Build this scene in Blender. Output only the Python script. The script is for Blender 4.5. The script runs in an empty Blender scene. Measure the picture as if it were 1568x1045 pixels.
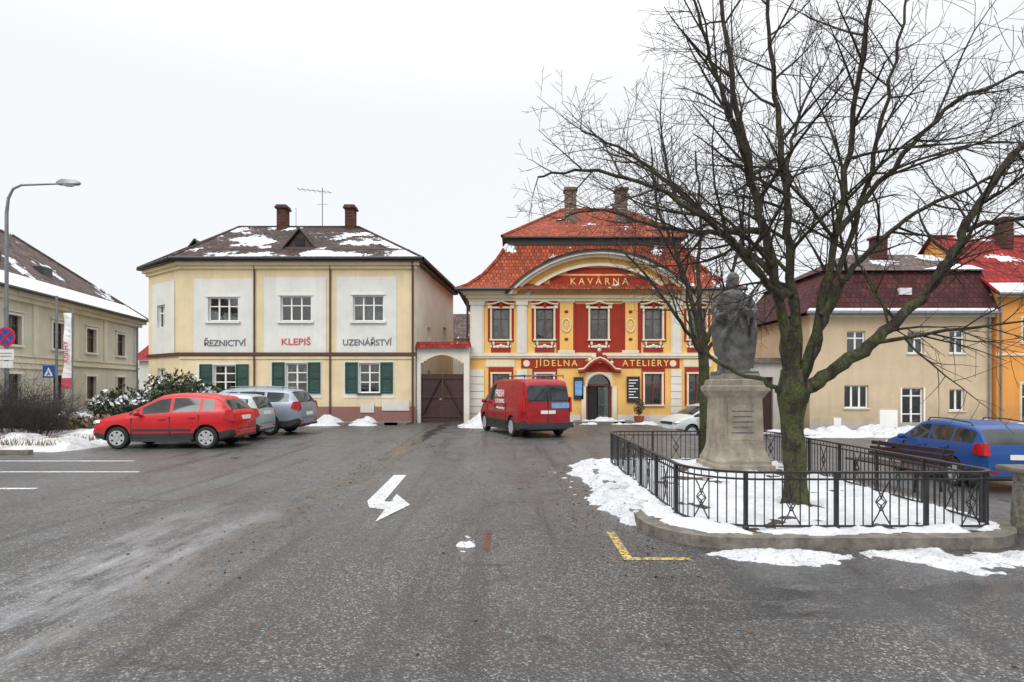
import bpy, math, random
from mathutils import Vector, Matrix, noise
random.seed(11)
R=random.random
sc=bpy.context.scene
sc.view_settings.view_transform='Standard'
sc.view_settings.look='None'
sc.view_settings.exposure=0

# ------------------------------------------------------------------ materials
def C(r,g,b,k=1.0):
    f=lambda c:((c/255)/12.92 if c/255<=.04045 else (((c/255)+.055)/1.055)**2.4)*k
    return (f(r),f(g),f(b),1)
class NT:
    def __init__(s,name):
        s.m=bpy.data.materials.new(name); s.m.use_nodes=True
        s.t=s.m.node_tree; s.b=s.t.nodes['Principled BSDF']
    def n(s,typ,**kw):
        nd=s.t.nodes.new(typ)
        for k,v in kw.items():
            if k.startswith('i_'):
                key=k[2:].replace('_',' ')
                nd.inputs[key].default_value=v
            else: setattr(nd,k,v)
        return nd
    def l(s,a,b): s.t.links.new(a,b)
    def coord(s,kind='Object',scale=(1,1,1)):
        tc=s.n('ShaderNodeTexCoord'); mp=s.n('ShaderNodeMapping'); mp.inputs['Scale'].default_value=scale
        s.l(tc.outputs[kind],mp.inputs['Vector']); return mp.outputs['Vector']
    def noise(s,vec,scale,detail=4,rough=.55):
        nd=s.n('ShaderNodeTexNoise',i_Scale=scale,i_Detail=min(detail,5),i_Roughness=rough); s.l(vec,nd.inputs['Vector']); return nd.outputs['Fac']
    def ramp(s,fac,stops):
        r=s.n('ShaderNodeValToRGB'); cr=r.color_ramp
        while len(cr.elements)<len(stops): cr.elements.new(.5)
        for e,(p,c) in zip(cr.elements,stops):
            e.position=p; e.color=c if isinstance(c,tuple) else (c,c,c,1)
        s.l(fac,r.inputs['Fac']); return r.outputs['Color']
    def mix(s,fac,a,b,typ='MIX'):
        m=s.n('ShaderNodeMix',data_type='RGBA',blend_type=typ)
        for v,i in ((fac,0),(a,6),(b,7)):
            if isinstance(v,(int,float)): m.inputs[i].default_value=v
            elif isinstance(v,tuple): m.inputs[i].default_value=v
            else: s.l(v,m.inputs[i])
        return m.outputs[2]
    def math(s,op,a,b=0.0,clamp=False):
        m=s.n('ShaderNodeMath',operation=op,use_clamp=clamp)
        for v,i in ((a,0),(b,1)):
            if isinstance(v,(int,float)): m.inputs[i].default_value=v
            else: s.l(v,m.inputs[i])
        return m.outputs[0]
    def bump(s,h,strength=.3,dist=.01):
        b=s.n('ShaderNodeBump'); b.inputs['Strength'].default_value=strength; b.inputs['Distance'].default_value=dist
        s.l(h,b.inputs['Height']); s.l(b.outputs[0],s.b.inputs['Normal'])
    def set(s,**kw):
        for k,v in kw.items():
            key=k.replace('_',' ')
            if hasattr(v,'is_linked') or hasattr(v,'links'): s.l(v,s.b.inputs[key])
            else: s.b.inputs[key].default_value=v
def sc4(c,k): return (min(c[0]*k,1),min(c[1]*k,1),min(c[2]*k,1),1)

def mat(name,col,rough=.75,var=.12,scale=1.5,bump=.2,bscale=60,bd=.004,metal=0,streak=0,col2=None):
    t=NT(name); v=t.coord()
    a=t.noise(v,scale,4)
    c=t.ramp(a,[(.3,sc4(col,1-var)),(.7,col2 or sc4(col,1+var*.6))])
    if streak:
        v2=t.coord(scale=(3,3,.25)); s=t.noise(v2,1.2,4)
        c=t.mix(t.ramp(s,[(.45,0.0),(.8,streak)]),c,sc4(col,.45))
    t.set(Base_Color=c,Roughness=rough,Metallic=metal)
    if bump: t.bump(t.noise(v,bscale,2),bump,bd)
    return t.m

def plaster(name,col,dirt=.35):
    t=NT(name); v=t.coord(); g=t.n('ShaderNodeNewGeometry')
    c=t.ramp(t.noise(v,.9,5,.6),[(.3,sc4(col,.86)),(.72,sc4(col,1.05))])
    c=t.mix(t.ramp(t.noise(t.coord(scale=(2.5,2.5,.3)),1.3,5,.65),[(.48,0.0),(.85,dirt)]),c,sc4(col,.48))
    sep=t.n('ShaderNodeSeparateXYZ'); t.l(g.outputs['Position'],sep.inputs[0])
    low=t.n('ShaderNodeMapRange'); t.l(sep.outputs['Z'],low.inputs[0])
    low.inputs[1].default_value=1.2; low.inputs[2].default_value=-.3; low.inputs[3].default_value=0; low.inputs[4].default_value=.75
    lf=t.math('MULTIPLY',low.outputs[0],t.noise(v,2.2,4))
    c=t.mix(lf,c,(.13,.11,.09,1))
    t.set(Base_Color=c,Roughness=.9); t.b.inputs['Specular IOR Level'].default_value=.25; t.bump(t.noise(v,45,3,.7),.35,.006)
    return t.m

def tiles(name,col,snow=.62,bw=.22,rh=.3,vertical=False,snowscale=.7,col2=None):
    t=NT(name); uv=t.coord('UV'); v=t.coord()
    b=t.n('ShaderNodeTexBrick'); t.l(uv,b.inputs['Vector']); b.offset=.5
    b.inputs['Scale'].default_value=1; b.inputs['Brick Width'].default_value=bw; b.inputs['Row Height'].default_value=rh
    b.inputs['Mortar Size'].default_value=.018; b.inputs['Mortar Smooth'].default_value=.4
    b.inputs['Color1'].default_value=sc4(col,1.25); b.inputs['Color2'].default_value=col2 or sc4(col,.5); b.inputs['Mortar'].default_value=sc4(col,.22)
    c=t.mix(t.ramp(t.noise(v,.8,5),[(.35,0.0),(.75,.65)]),b.outputs['Color'],sc4(col,.38))
    n1=t.noise(v,snowscale,5,.62)
    n2=t.noise(v,6,3)
    s=t.math('ADD',n1,t.math('MULTIPLY',n2,.12))
    s=t.math('ADD',s,t.math('MULTIPLY',b.outputs['Fac'],-.05))
    sm=t.ramp(s,[(snow,0.0),(snow+.025,1.0)])
    c=t.mix(sm,c,(.80,.82,.85,1))
    t.set(Base_Color=c,Roughness=.85); t.b.inputs['Specular IOR Level'].default_value=.3
    w=t.n('ShaderNodeTexWave',wave_type='BANDS',bands_direction='X'); t.l(uv,w.inputs['Vector']); w.inputs['Scale'].default_value=.314/bw*1.0
    hh=t.math('ADD',t.math('MULTIPLY',b.outputs['Fac'],-1.0),t.math('MULTIPLY',sm,1.6))
    hh=t.math('ADD',hh,t.math('MULTIPLY',w.outputs['Fac'],.5))
    t.bump(hh,.8,.03)
    return t.m

def paint(name,col,rough=.25,metal=0.0,flake=0.0):
    t=NT(name); v=t.coord()
    sep=t.n('ShaderNodeSeparateXYZ'); t.l(v,sep.inputs[0])
    lo=t.n('ShaderNodeMapRange'); t.l(sep.outputs['Z'],lo.inputs[0]); lo.inputs[1].default_value=.7; lo.inputs[2].default_value=.2; lo.inputs[3].default_value=.0; lo.inputs[4].default_value=.7
    dd=t.math('MULTIPLY',t.math('ADD',lo.outputs[0],.05),t.noise(v,5,4),True)
    c=t.mix(dd,col,(.16,.145,.13,1))
    rr=t.math('ADD',rough,t.math('MULTIPLY',dd,.8))
    t.set(Base_Color=c,Roughness=rr,Metallic=metal)
    t.b.inputs['Coat Weight'].default_value=.12; t.b.inputs['Coat Roughness'].default_value=.05; t.b.inputs['Specular IOR Level'].default_value=.35
    return t.m

def glassy(name,col=(.012,.015,.018,1),rough=.04,var=.5):
    t=NT(name); v=t.coord()
    c=t.ramp(t.noise(v,1.7,3),[(.35,sc4(col,1-var)),(.7,sc4(col,1+var*2))])
    t.set(Base_Color=c,Roughness=rough); t.b.inputs['IOR'].default_value=1.5
    return t.m
def pane(name):
    m=bpy.data.materials.new(name); m.use_nodes=True; t=m.node_tree; t.nodes.clear()
    o=t.nodes.new('ShaderNodeOutputMaterial'); mx=t.nodes.new('ShaderNodeMixShader'); tr=t.nodes.new('ShaderNodeBsdfTransparent'); gl=t.nodes.new('ShaderNodeBsdfGlossy')
    tr.inputs[0].default_value=(.7,.75,.75,1); gl.inputs['Roughness'].default_value=.03
    fr=t.nodes.new('ShaderNodeFresnel'); fr.inputs[0].default_value=1.5
    tc=t.nodes.new('ShaderNodeTexCoord'); nz=t.nodes.new('ShaderNodeTexNoise'); nz.inputs['Scale'].default_value=2; bp=t.nodes.new('ShaderNodeBump'); bp.inputs['Strength'].default_value=.15; bp.inputs['Distance'].default_value=.03
    L=t.links.new
    L(tc.outputs['Object'],nz.inputs['Vector']); L(nz.outputs['Fac'],bp.inputs['Height']); L(bp.outputs[0],gl.inputs['Normal'])
    ad=t.nodes.new('ShaderNodeMath'); ad.operation='ADD'; ad.inputs[1].default_value=.10; L(fr.outputs[0],ad.inputs[0])
    L(ad.outputs[0],mx.inputs[0]); L(tr.outputs[0],mx.inputs[1]); L(gl.outputs[0],mx.inputs[2]); L(mx.outputs[0],o.inputs[0])
    return m
def curtain(name,light=(.42,.43,.42,1),dark=(.02,.024,.028,1),thr=.5):
    t=NT(name); v=t.coord(scale=(1,1,.15)); 
    f=t.ramp(t.noise(v,14,2),[(.3,sc4(light,.55)),(.7,light)])
    k=t.ramp(t.noise(t.coord(),1.1,2),[(thr-.03,0.0),(thr+.03,1.0)])
    t.set(Base_Color=t.mix(k,dark,f),Roughness=.9)
    return t.m

M={}
M['cream']=plaster('cream_plaster',C(230,212,174,.97))
M['white_pl']=plaster('offwhite_plaster',C(227,228,221,.95),.22)
M['plinth_red']=plaster('plinth_red',C(150,106,102))
M['yellow']=plaster('yellow_plaster',C(238,190,112,.97),.35)
M['red_pl']=plaster('red_plaster',C(166,58,44,.9),.4)
M['trim']=plaster('trim_cream',C(236,222,192,.92),.3)
M['white_tr']=plaster('white_trim',C(230,226,216,.92),.3)
M['tan']=plaster('tan_plaster',C(212,191,160,.92),.3)
M['orange']=plaster('orange_plaster',C(234,164,88,.95),.25)
M['beige']=plaster('beige_plaster',C(211,207,192,.9),.45)
M['beige_tr']=plaster('beige_trim',C(221,214,194,.92),.4)
M['grey_pl']=plaster('grey_plaster',C(205,203,198,.9),.35)
M['brown_trim']=mat('brown_trim',C(84,56,48),.5)
M['wood_dk']=mat('dark_wood',C(62,38,34),.6,.35,3,.4,25,.01,streak=.4)
M['green_sh']=mat('shutter_green',C(20,66,58),.45,.25)
M['frame_w']=mat('window_white',C(232,232,228),.4,.05,bump=0)
M['frame_r']=mat('window_red',C(104,42,32),.45,.2,bump=0)
M['frame_b']=mat('window_brown',C(90,70,58),.5,.2,bump=0)
M['pane']=pane('window_pane')
M['cur1']=curtain('curtain_light',thr=.5); M['cur2']=curtain('curtain_dark',thr=.64)
M['dark']=mat('interior_dark',(.012,.012,.014,1),.8,.3,bump=0)
M['roof_br']=tiles('roof_brown',C(80,64,60),.60,.3,.28,snowscale=.35)
M['roof_bd']=tiles('roof_brown_bare',C(74,58,54),.9,.3,.28,snowscale=.35)
M['roof_or']=tiles('roof_orange',C(166,78,50),.685,.18,.24,snowscale=.8)
M['roof_dr']=tiles('roof_darkred',C(84,42,42),.76,.25,.3,snowscale=.4)
M['roof_rd']=tiles('roof_red',C(150,40,36),.68,.3,.35,snowscale=.35)
M['roof_gy']=tiles('roof_grey',C(102,86,82),.635,.3,.3,snowscale=.4)
M['roof_metal']=mat('roof_metal',C(52,50,50),.5,.3)
M['chim']=tiles('chimney_brick',C(160,138,120),.95,.25,.08)
M['chim_r']=tiles('chimney_brick_red',C(112,72,62),.95,.25,.08)
M['iron']=mat('black_iron',(.018,.018,.02,1),.42,.4,8,.3,120,.002)
M['steel']=mat('galv_steel',C(130,135,138),.45,.2,4,.1,metal=.6)
M['gold']=mat('gold_letter',C(225,190,110),.5,.15,bump=0)
M['letter_g']=mat('letter_grey',C(112,108,112),.6,.1,bump=0)
M['letter_p']=mat('letter_pink',C(200,84,98),.6,.1,bump=0)
M['letter_w']=mat('letter_white',C(235,235,235),.6,.1,bump=0)
M['rubber']=mat('tyre_rubber',(.022,.021,.02,1),.8,.4,6)
M['plastic']=mat('dark_plastic',(.03,.03,.032,1),.6,.3)
M['rim']=mat('wheel_rim',C(178,180,182),.35,.2,6,metal=.15)
M['carglass']=glassy('car_glass',(.02,.026,.028,1))
M['taillight']=mat('tail_lamp',C(170,8,10),.2,.3,10,bump=0)
M['headlight']=mat('head_lamp',C(200,205,210),.1,.3,10,metal=.4,bump=0)
M['plate']=mat('number_plate',C(225,225,222),.4,.06,bump=0)
M['blue_sign']=mat('sign_blue',C(30,80,160),.35,.1,bump=0)
M['red_sign']=mat('sign_red',C(200,30,46),.35,.1,bump=0)
M['black_board']=mat('black_board',C(38,40,42),.6,.3,bump=0)
M['blue_post']=mat('poster_blue',C(110,160,205),.5,.3,5,bump=0)
M['terra']=mat('terracotta',C(140,72,48),.8,.2)
M['needle']=mat('dark_foliage',(.028,.045,.022,1),.8,.6,3,bump=0)
M['needle2']=mat('foliage_olive',(.07,.075,.03,1),.8,.5,3,bump=0)
M['twig']=mat('twig_bark',(.040,.032,.027,1),.9,.45,6,bump=0)
M['drygrass']=mat('dry_grass',(.20,.13,.065,1),.9,.5,5,bump=0)
M['leaf']=mat('dead_leaf',(.13,.065,.03,1),.8,.5,9,bump=0)

def bark():
    t=NT('mossy_bark'); v=t.coord(scale=(1,1,.35)); vv=t.coord()
    c=t.ramp(t.noise(v,14,5,.7),[(.3,(.02,.017,.014,1)),(.55,(.058,.048,.039,1)),(.75,(.14,.125,.105,1))])
    sep=t.n('ShaderNodeSeparateXYZ'); t.l(vv,sep.inputs[0])
    hgt=t.n('ShaderNodeMapRange'); t.l(sep.outputs['Z'],hgt.inputs[0]); hgt.inputs[1].default_value=1.0; hgt.inputs[2].default_value=4.5; hgt.inputs[3].default_value=.06; hgt.inputs[4].default_value=-.05
    mo=t.ramp(t.math('ADD',t.noise(vv,4.5,5,.75),hgt.outputs[0]),[(.47,0.0),(.62,.8)])
    c=t.mix(mo,c,t.ramp(t.noise(vv,30,3,.7),[(.35,(.05,.064,.022,1)),(.65,(.125,.145,.052,1))]))
    t.set(Base_Color=c,Roughness=.95); t.b.inputs['Specular IOR Level'].default_value=.2; t.bump(t.noise(v,22,4,.75),1.0,.05); return t.m
M['bark']=bark()
def snowm(name='snow',dirt=.0,base=(.80,.81,.84,1),spots=0):
    t=NT(name); v=t.coord()
    c=t.ramp(t.noise(v,3,5,.65),[(.3,sc4(base,.78)),(.65,base)])
    if spots: c=t.mix(t.ramp(t.noise(v,19,4,.75),[(.64,0.0),(.70,spots)]),c,(.14,.11,.08,1))
    if dirt:
        c=t.mix(t.ramp(t.noise(v,1.6,5,.72),[(.62-dirt*.25,0.0),(.75,.85)]),c,(.20,.17,.13,1))
        c=t.mix(t.ramp(t.noise(v,24,3,.7),[(.55,0.0),(.68,.7)]),c,(.12,.10,.08,1))
    t.set(Base_Color=c,Roughness=.7); t.bump(t.noise(v,11,5,.7),1.0,.06)
    t.b.inputs['Specular IOR Level'].default_value=.3
    return t.m
M['snow']=snowm(spots=.5); M['snow_d']=snowm('dirty_snow',.6,(.60,.61,.64,1)); M['snow_k']=snowm('kerb_snow',.3,(.70,.71,.74,1)); M['snow_v']=snowm('verge_snow_and_soil',1.0)
def stone(name,a,b,sc_=3):
    t=NT(name); v=t.coord()
    c=t.ramp(t.noise(v,sc_,5,.7),[(.3,a),(.68,b)])
    c=t.mix(t.ramp(t.noise(t.coord(scale=(3,3,.4)),1.6,5,.7),[(.5,0.0),(.8,.55)]),c,sc4(a,.4))
    t.set(Base_Color=c,Roughness=.9); t.bump(t.noise(v,25,5,.75),.6,.015); return t.m
M['sandstone']=stone('sandstone',C(120,112,100),C(178,168,150))
M['statue']=stone('statue_stone',(.04,.04,.039,1),(.20,.195,.185,1),5)
M['kerb']=stone('kerb_stone',C(82,77,70),C(130,124,114),6)
M['granite']=stone('granite',C(80,76,68),C(160,152,138),14)
M['paving']=stone('pavement',C(80,78,76),C(120,117,112),2)

def asphalt():
    t=NT('wet_asphalt'); v=t.coord()
    vo=t.n('ShaderNodeTexVoronoi',i_Scale=72.0); t.l(v,vo.inputs['Vector'])
    sepc=t.n('ShaderNodeSeparateColor'); t.l(vo.outputs['Color'],sepc.inputs[0])
    agg=t.ramp(sepc.outputs[0],[(0,(.032,.032,.033,1)),(.5,(.064,.063,.062,1)),(.80,(.12,.114,.108,1)),(.97,(.36,.345,.32,1))])
    agg=t.mix(t.ramp(sepc.outputs[1],[(.86,0.0),(.93,.55)]),agg,(.15,.09,.055,1))
    big=t.noise(v,.42,5,.6)
    c=t.mix(t.ramp(big,[(.3,0.0),(.7,.45)]),agg,(.045,.045,.048,1))
    c=t.mix(t.ramp(t.noise(t.coord(scale=(1,.4,1)),.8,5,.65),[(.45,0.0),(.72,.32)]),c,(.17,.17,.175,1))
    # tyre tracks along the lane
    trk=t.ramp(t.noise(t.coord(scale=(2.6,.10,1)),1.0,4,.6),[(.50,0.0),(.62,1.0)])
    c=t.mix(t.math('MULTIPLY',trk,.35),c,(.022,.022,.023,1))
    c=t.mix(t.ramp(t.noise(v,9,3,.7),[(.35,.4),(.6,0.0)]),c,(.03,.03,.03,1))
    vc=t.n('ShaderNodeTexVoronoi',feature='DISTANCE_TO_EDGE',i_Scale=.42)
    wv=t.n('ShaderNodeVectorMath',operation='ADD'); nzc=t.n('ShaderNodeTexNoise',i_Scale=1.6,i_Detail=4.0); t.l(v,nzc.inputs['Vector'])
    vs=t.n('ShaderNodeVectorMath',operation='SCALE'); t.l(nzc.outputs['Color'],vs.inputs[0]); vs.inputs['Scale'].default_value=1.0
    t.l(v,wv.inputs[0]); t.l(vs.outputs[0],wv.inputs[1]); t.l(wv.outputs[0],vc.inputs['Vector'])
    cr=t.ramp(vc.outputs['Distance'],[(.0,1.0),(.010,0.0)])
    crm=t.math('MULTIPLY',cr,t.ramp(t.noise(v,.3,2),[(.48,0.0),(.54,1.0)]))
    c=t.mix(t.math('MULTIPLY',crm,.85),c,(.010,.010,.010,1))
    sep=t.n('ShaderNodeSeparateXYZ'); t.l(v,sep.inputs[0]); X=sep.outputs['X']; Y=sep.outputs['Y']
    wob=t.math('MULTIPLY',t.math('SUBTRACT',t.noise(v,.7,4),.5),.9)
    d=t.math('ABSOLUTE',t.math('ADD',t.math('ADD',X,2.95),wob))
    seam=t.ramp(d,[(.10,1.0),(.32,0.0)])
    far=t.n('ShaderNodeMapRange'); t.l(Y,far.inputs[0]); far.inputs[1].default_value=5.0; far.inputs[2].default_value=7.0
    seam=t.math('MULTIPLY',seam,t.math('MULTIPLY',far.outputs[0],t.ramp(t.noise(v,.55,2),[(.35,.3),(.5,1.0)])))
    pud=t.ramp(t.noise(t.coord(scale=(1.6,.8,1)),1.0,4,.6),[(.63,0.0),(.68,1.0)])
    pud=t.math('MULTIPLY',pud,.8)
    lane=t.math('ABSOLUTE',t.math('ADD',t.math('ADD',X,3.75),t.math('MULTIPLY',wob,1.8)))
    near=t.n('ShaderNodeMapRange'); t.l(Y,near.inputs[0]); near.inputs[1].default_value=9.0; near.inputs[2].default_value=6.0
    glare=t.math('MULTIPLY',t.math('MULTIPLY',t.ramp(lane,[(.3,1.0),(1.5,0.0)]),near.outputs[0]),t.ramp(t.noise(t.coord(scale=(1.8,.5,1)),1.1,5,.7),[(.42,0.0),(.66,1.0)]))  # mask for the bright sky glare along the wet left lane
    rl=t.math('ABSOLUTE',t.math('SUBTRACT',t.math('ADD',Y,wob),4.7)); rlm=t.n('ShaderNodeMapRange'); t.l(X,rlm.inputs[0]); rlm.inputs[1].default_value=1.0; rlm.inputs[2].default_value=2.2
    film=t.math('MULTIPLY',t.math('MULTIPLY',t.ramp(rl,[(.3,1.0),(.9,0.0)]),rlm.outputs[0]),t.ramp(t.noise(t.coord(scale=(.5,1.6,1)),1.6,4),[(.42,0.0),(.52,1.0)]))
    wet=t.math('MAXIMUM',t.math('MAXIMUM',seam,pud),film)
    damp=t.ramp(t.noise(v,.9,5,.6),[(.3,0.0),(.65,1.0)])
    damp=t.math('MAXIMUM',damp,trk)
    c=t.mix(t.math('MULTIPLY',damp,.32),c,(.032,.032,.033,1))
    c=t.mix(t.math('MULTIPLY',wet,.65),c,(.024,.024,.025,1))
    c=t.mix(t.math('MULTIPLY',glare,.60),c,(.44,.45,.47,1))  # sky glare on the wet streaks, painted in as pale grey
    mud=t.math('MULTIPLY',t.ramp(d,[(.2,1.0),(.55,0.0)]),t.ramp(t.noise(v,5,4,.7),[(.48,0.0),(.63,.55)]))
    c=t.mix(mud,c,(.13,.11,.085,1))
    slush=t.ramp(t.noise(v,2.6,5,.75),[(.71,0.0),(.77,1.0)])
    c=t.mix(t.math('MULTIPLY',slush,.4),c,(.45,.46,.48,1))
    rough=t.math('SUBTRACT',.54,t.math('MULTIPLY',damp,.27))
    rough=t.mix(wet,rough,(.15,.15,.15,1)); rough=t.mix(glare,rough,(.2,.2,.2,1))
    t.set(Base_Color=c,Roughness=rough)
    h=t.math('ADD',t.math('MULTIPLY',vo.outputs['Distance'],-1.0),t.math('MULTIPLY',slush,.6))
    b=t.n('ShaderNodeBump'); b.inputs['Distance'].default_value=.011
    t.l(h,b.inputs['Height']); t.l(t.math('SUBTRACT',.75,t.math('MULTIPLY',t.math('MAXIMUM',wet,glare),.6)),b.inputs['Strength']); t.l(b.outputs[0],t.b.inputs['Normal'])
    return t.m
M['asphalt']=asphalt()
def roadpaint(name,col,wear=.56):
    t=NT(name); v=t.coord()
    w=t.ramp(t.noise(v,16,5,.75),[(wear,0.0),(wear+.08,.9)])
    c=t.mix(w,t.ramp(t.noise(v,2,4),[(.3,sc4(col,.7)),(.7,col)]),(.08,.08,.08,1))
    t.set(Base_Color=c,Roughness=.45); t.bump(t.noise(v,60,3),.5,.006); return t.m
M['paint_w']=roadpaint('road_paint_white',(.66,.67,.68,1),.53); M['paint_y']=roadpaint('road_paint_yellow',(.66,.46,.10,1),.47)

# ------------------------------------------------------------------ mesh helper
def empty(name,loc=(0,0,0),rz=0):
    e=bpy.data.objects.new(name,None); sc.collection.objects.link(e); e.location=loc; e.rotation_euler=(0,0,rz); e.empty_display_size=.3; return e
class MB:
    def __init__(s): s.v=[];s.f=[];s.mi=[];s.mats=[];s.M=None
    def mid(s,m):
        if isinstance(m,str): m=M[m]
        if m not in s.mats: s.mats.append(m)
        return s.mats.index(m)
    def p(s,pts):
        i=len(s.v)
        for q in pts:
            if s.M is not None: q=s.M@Vector(q)
            s.v.append((q[0],q[1],q[2]))
        return i
    def face(s,pts,m):
        i=s.p(pts); s.f.append(tuple(range(i,i+len(pts)))); s.mi.append(s.mid(m))
    def box(s,x0,x1,y0,y1,z0,z1,m):
        if x0>x1:x0,x1=x1,x0
        if y0>y1:y0,y1=y1,y0
        if z0>z1:z0,z1=z1,z0
        i=s.p([(x0,y0,z0),(x1,y0,z0),(x1,y1,z0),(x0,y1,z0),(x0,y0,z1),(x1,y0,z1),(x1,y1,z1),(x0,y1,z1)])
        k=s.mid(m)
        for q in ((0,3,2,1),(4,5,6,7),(0,1,5,4),(1,2,6,5),(2,3,7,6),(3,0,4,7)):
            s.f.append(tuple(i+a for a in q)); s.mi.append(k)
    def loft(s,rings,m,close=True,caps=True):
        n=len(rings[0]); k=s.mid(m); b=[s.p(r) for r in rings]
        for a in range(len(rings)-1):
            for j in range(n if close else n-1):
                j2=(j+1)%n
                s.f.append((b[a]+j,b[a]+j2,b[a+1]+j2,b[a+1]+j)); s.mi.append(k)
        if caps and close:
            s.f.append(tuple(b[0]+j for j in range(n))[::-1]); s.mi.append(k)
            s.f.append(tuple(b[-1]+j for j in range(n))); s.mi.append(k)
    def tube(s,pts,rad,n,m,caps=False):
        pts=[Vector(p) for p in pts]
        if not isinstance(rad,(list,tuple)): rad=[rad]*len(pts)
        t=(pts[1]-pts[0]).normalized(); up=Vector((0,0,1)) if abs(t.z)<.9 else Vector((1,0,0))
        u=t.cross(up).normalized(); rings=[]
        for i,p in enumerate(pts):
            if i<len(pts)-1: tt=(pts[i+1]-p)
            else: tt=p-pts[i-1]
            if 0<i<len(pts)-1: tt=(pts[i+1]-pts[i-1])
            if tt.length<1e-6: tt=t
            t=tt.normalized(); u=(u-t*u.dot(t)); 
            if u.length<1e-5: u=t.orthogonal()
            u.normalize(); w=t.cross(u)
            rings.append([p+(u*math.cos(2*math.pi*j/n)+w*math.sin(2*math.pi*j/n))*rad[i] for j in range(n)])
        s.loft(rings,m,True,caps)
    def blob(s,c,r,m,nu=8,nv=6,rz=0):
        rings=[]
        for a in range(1,nv):
            ph=math.pi*a/nv; z=-math.cos(ph); q=math.sin(ph)
            rings.append([(c[0]+r[0]*q*math.cos(2*math.pi*j/nu),c[1]+r[1]*q*math.sin(2*math.pi*j/nu),c[2]+r[2]*z) for j in range(nu)])
        s.loft(rings,m)
    def cyl(s,c,r,h,m,axis='z',n=20,r2=None):
        r2=r if r2 is None else r2
        def P(rr,t,a):
            x,y=rr*math.cos(a),rr*math.sin(a)
            if axis=='z': return (c[0]+x,c[1]+y,c[2]+t)
            if axis=='y': return (c[0]+x,c[1]+t,c[2]+y)
            return (c[0]+t,c[1]+x,c[2]+y)
        s.loft([[P(r,0,2*math.pi*j/n) for j in range(n)],[P(r2,h,2*math.pi*j/n) for j in range(n)]],m)
    def build(s,name,parent=None,loc=(0,0,0),rz=0,smooth=False,uv=True,sharp=35,bevel=0):
        me=bpy.data.meshes.new(name); me.from_pydata(s.v,[],s.f)
        for m in s.mats: me.materials.append(m)
        me.polygons.foreach_set('material_index',s.mi)
        if uv:
            L=me.uv_layers.new(name='UVMap'); Z=Vector((0,0,1)); vs=me.vertices
            for p in me.polygons:
                n=p.normal
                u=Z.cross(n); u=Vector((1,0,0)) if u.length<.02 else u.normalized()
                w=n.cross(u)
                for li in p.loop_indices:
                    co=vs[me.loops[li].vertex_index].co; L.data[li].uv=(co.dot(u),co.dot(w))
        if smooth:
            me.polygons.foreach_set('use_smooth',[True]*len(me.polygons))
            if sharp<80: me.set_sharp_from_angle(angle=math.radians(sharp))
        me.update()
        o=bpy.data.objects.new(name,me); sc.collection.objects.link(o)
        if parent: o.parent=parent
        o.location=loc; o.rotation_euler=(0,0,rz)
        if bevel:
            b=o.modifiers.new('bevel','BEVEL'); b.width=bevel; b.segments=2; b.limit_method='ANGLE'
        return o

def wall(mb,x0,x1,z0,z1,holes,m,y=0,depth=.22,mr=None):
    xs=sorted(set([x0,x1]+[h[0] for h in holes]+[h[1] for h in holes])); zs=sorted(set([z0,z1]+[h[2] for h in holes]+[h[3] for h in holes]))
    for i in range(len(xs)-1):
        for j in range(len(zs)-1):
            cx=(xs[i]+xs[i+1])/2; cz=(zs[j]+zs[j+1])/2
            if any(h[0]<cx<h[1] and h[2]<cz<h[3] for h in holes): continue
            mb.face([(xs[i],y,zs[j]),(xs[i+1],y,zs[j]),(xs[i+1],y,zs[j+1]),(xs[i],y,zs[j+1])],m)
    mr=mr or m
    for a,b,c,d in holes:
        e=y+depth
        mb.face([(a,y,c),(a,y,d),(a,e,d),(a,e,c)],mr); mb.face([(b,y,d),(b,y,c),(b,e,c),(b,e,d)],mr)
        mb.face([(a,y,d),(b,y,d),(b,e,d),(a,e,d)],mr); mb.face([(b,y,c),(a,y,c),(a,e,c),(b,e,c)],mr)
def window(mb,x0,x1,z0,z1,fm,cols=2,rows=(.65,),y=0,inset=.12,fw=.06,cur='cur1',mull=.045):
    yf=y+inset; g=yf+.035
    mb.box(x0,x0+fw,yf,yf+.07,z0,z1,fm); mb.box(x1-fw,x1,yf,yf+.07,z0,z1,fm)
    mb.box(x0+fw,x1-fw,yf,yf+.07,z0,z0+fw,fm); mb.box(x0+fw,x1-fw,yf,yf+.07,z1-fw,z1,fm)
    for k in range(1,cols):
        xc=x0+(x1-x0)*k/cols; mb.box(xc-mull,xc+mull,yf-.004,yf+.06,z0+fw,z1-fw,fm)
    for r in rows:
        zc=z0+(z1-z0)*r; mb.box(x0+fw,x1-fw,yf-.012,yf+.05,zc-mull*.7,zc+mull*.7,fm)
    mb.face([(x0,g,z0),(x1,g,z0),(x1,g,z1),(x0,g,z1)],'pane')
    mb.face([(x0-.1,g+.16,z0-.1),(x1+.1,g+.16,z0-.1),(x1+.1,g+.16,z1+.1),(x0-.1,g+.16,z1+.1)],cur)
def surround(mb,x0,x1,z0,z1,w,m,y=0,pr=.05,sill=True):
    mb.box(x0-w,x0,y-pr,y+.02,z0,z1,m); mb.box(x1,x1+w,y-pr,y+.02,z0,z1,m)
    mb.box(x0-w-.02,x1+w+.02,y-pr-.01,y+.02,z1,z1+w,m)
    if sill: mb.box(x0-w-.04,x1+w+.04,y-pr-.05,y+.02,z0-w*.8,z0,m)
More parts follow.
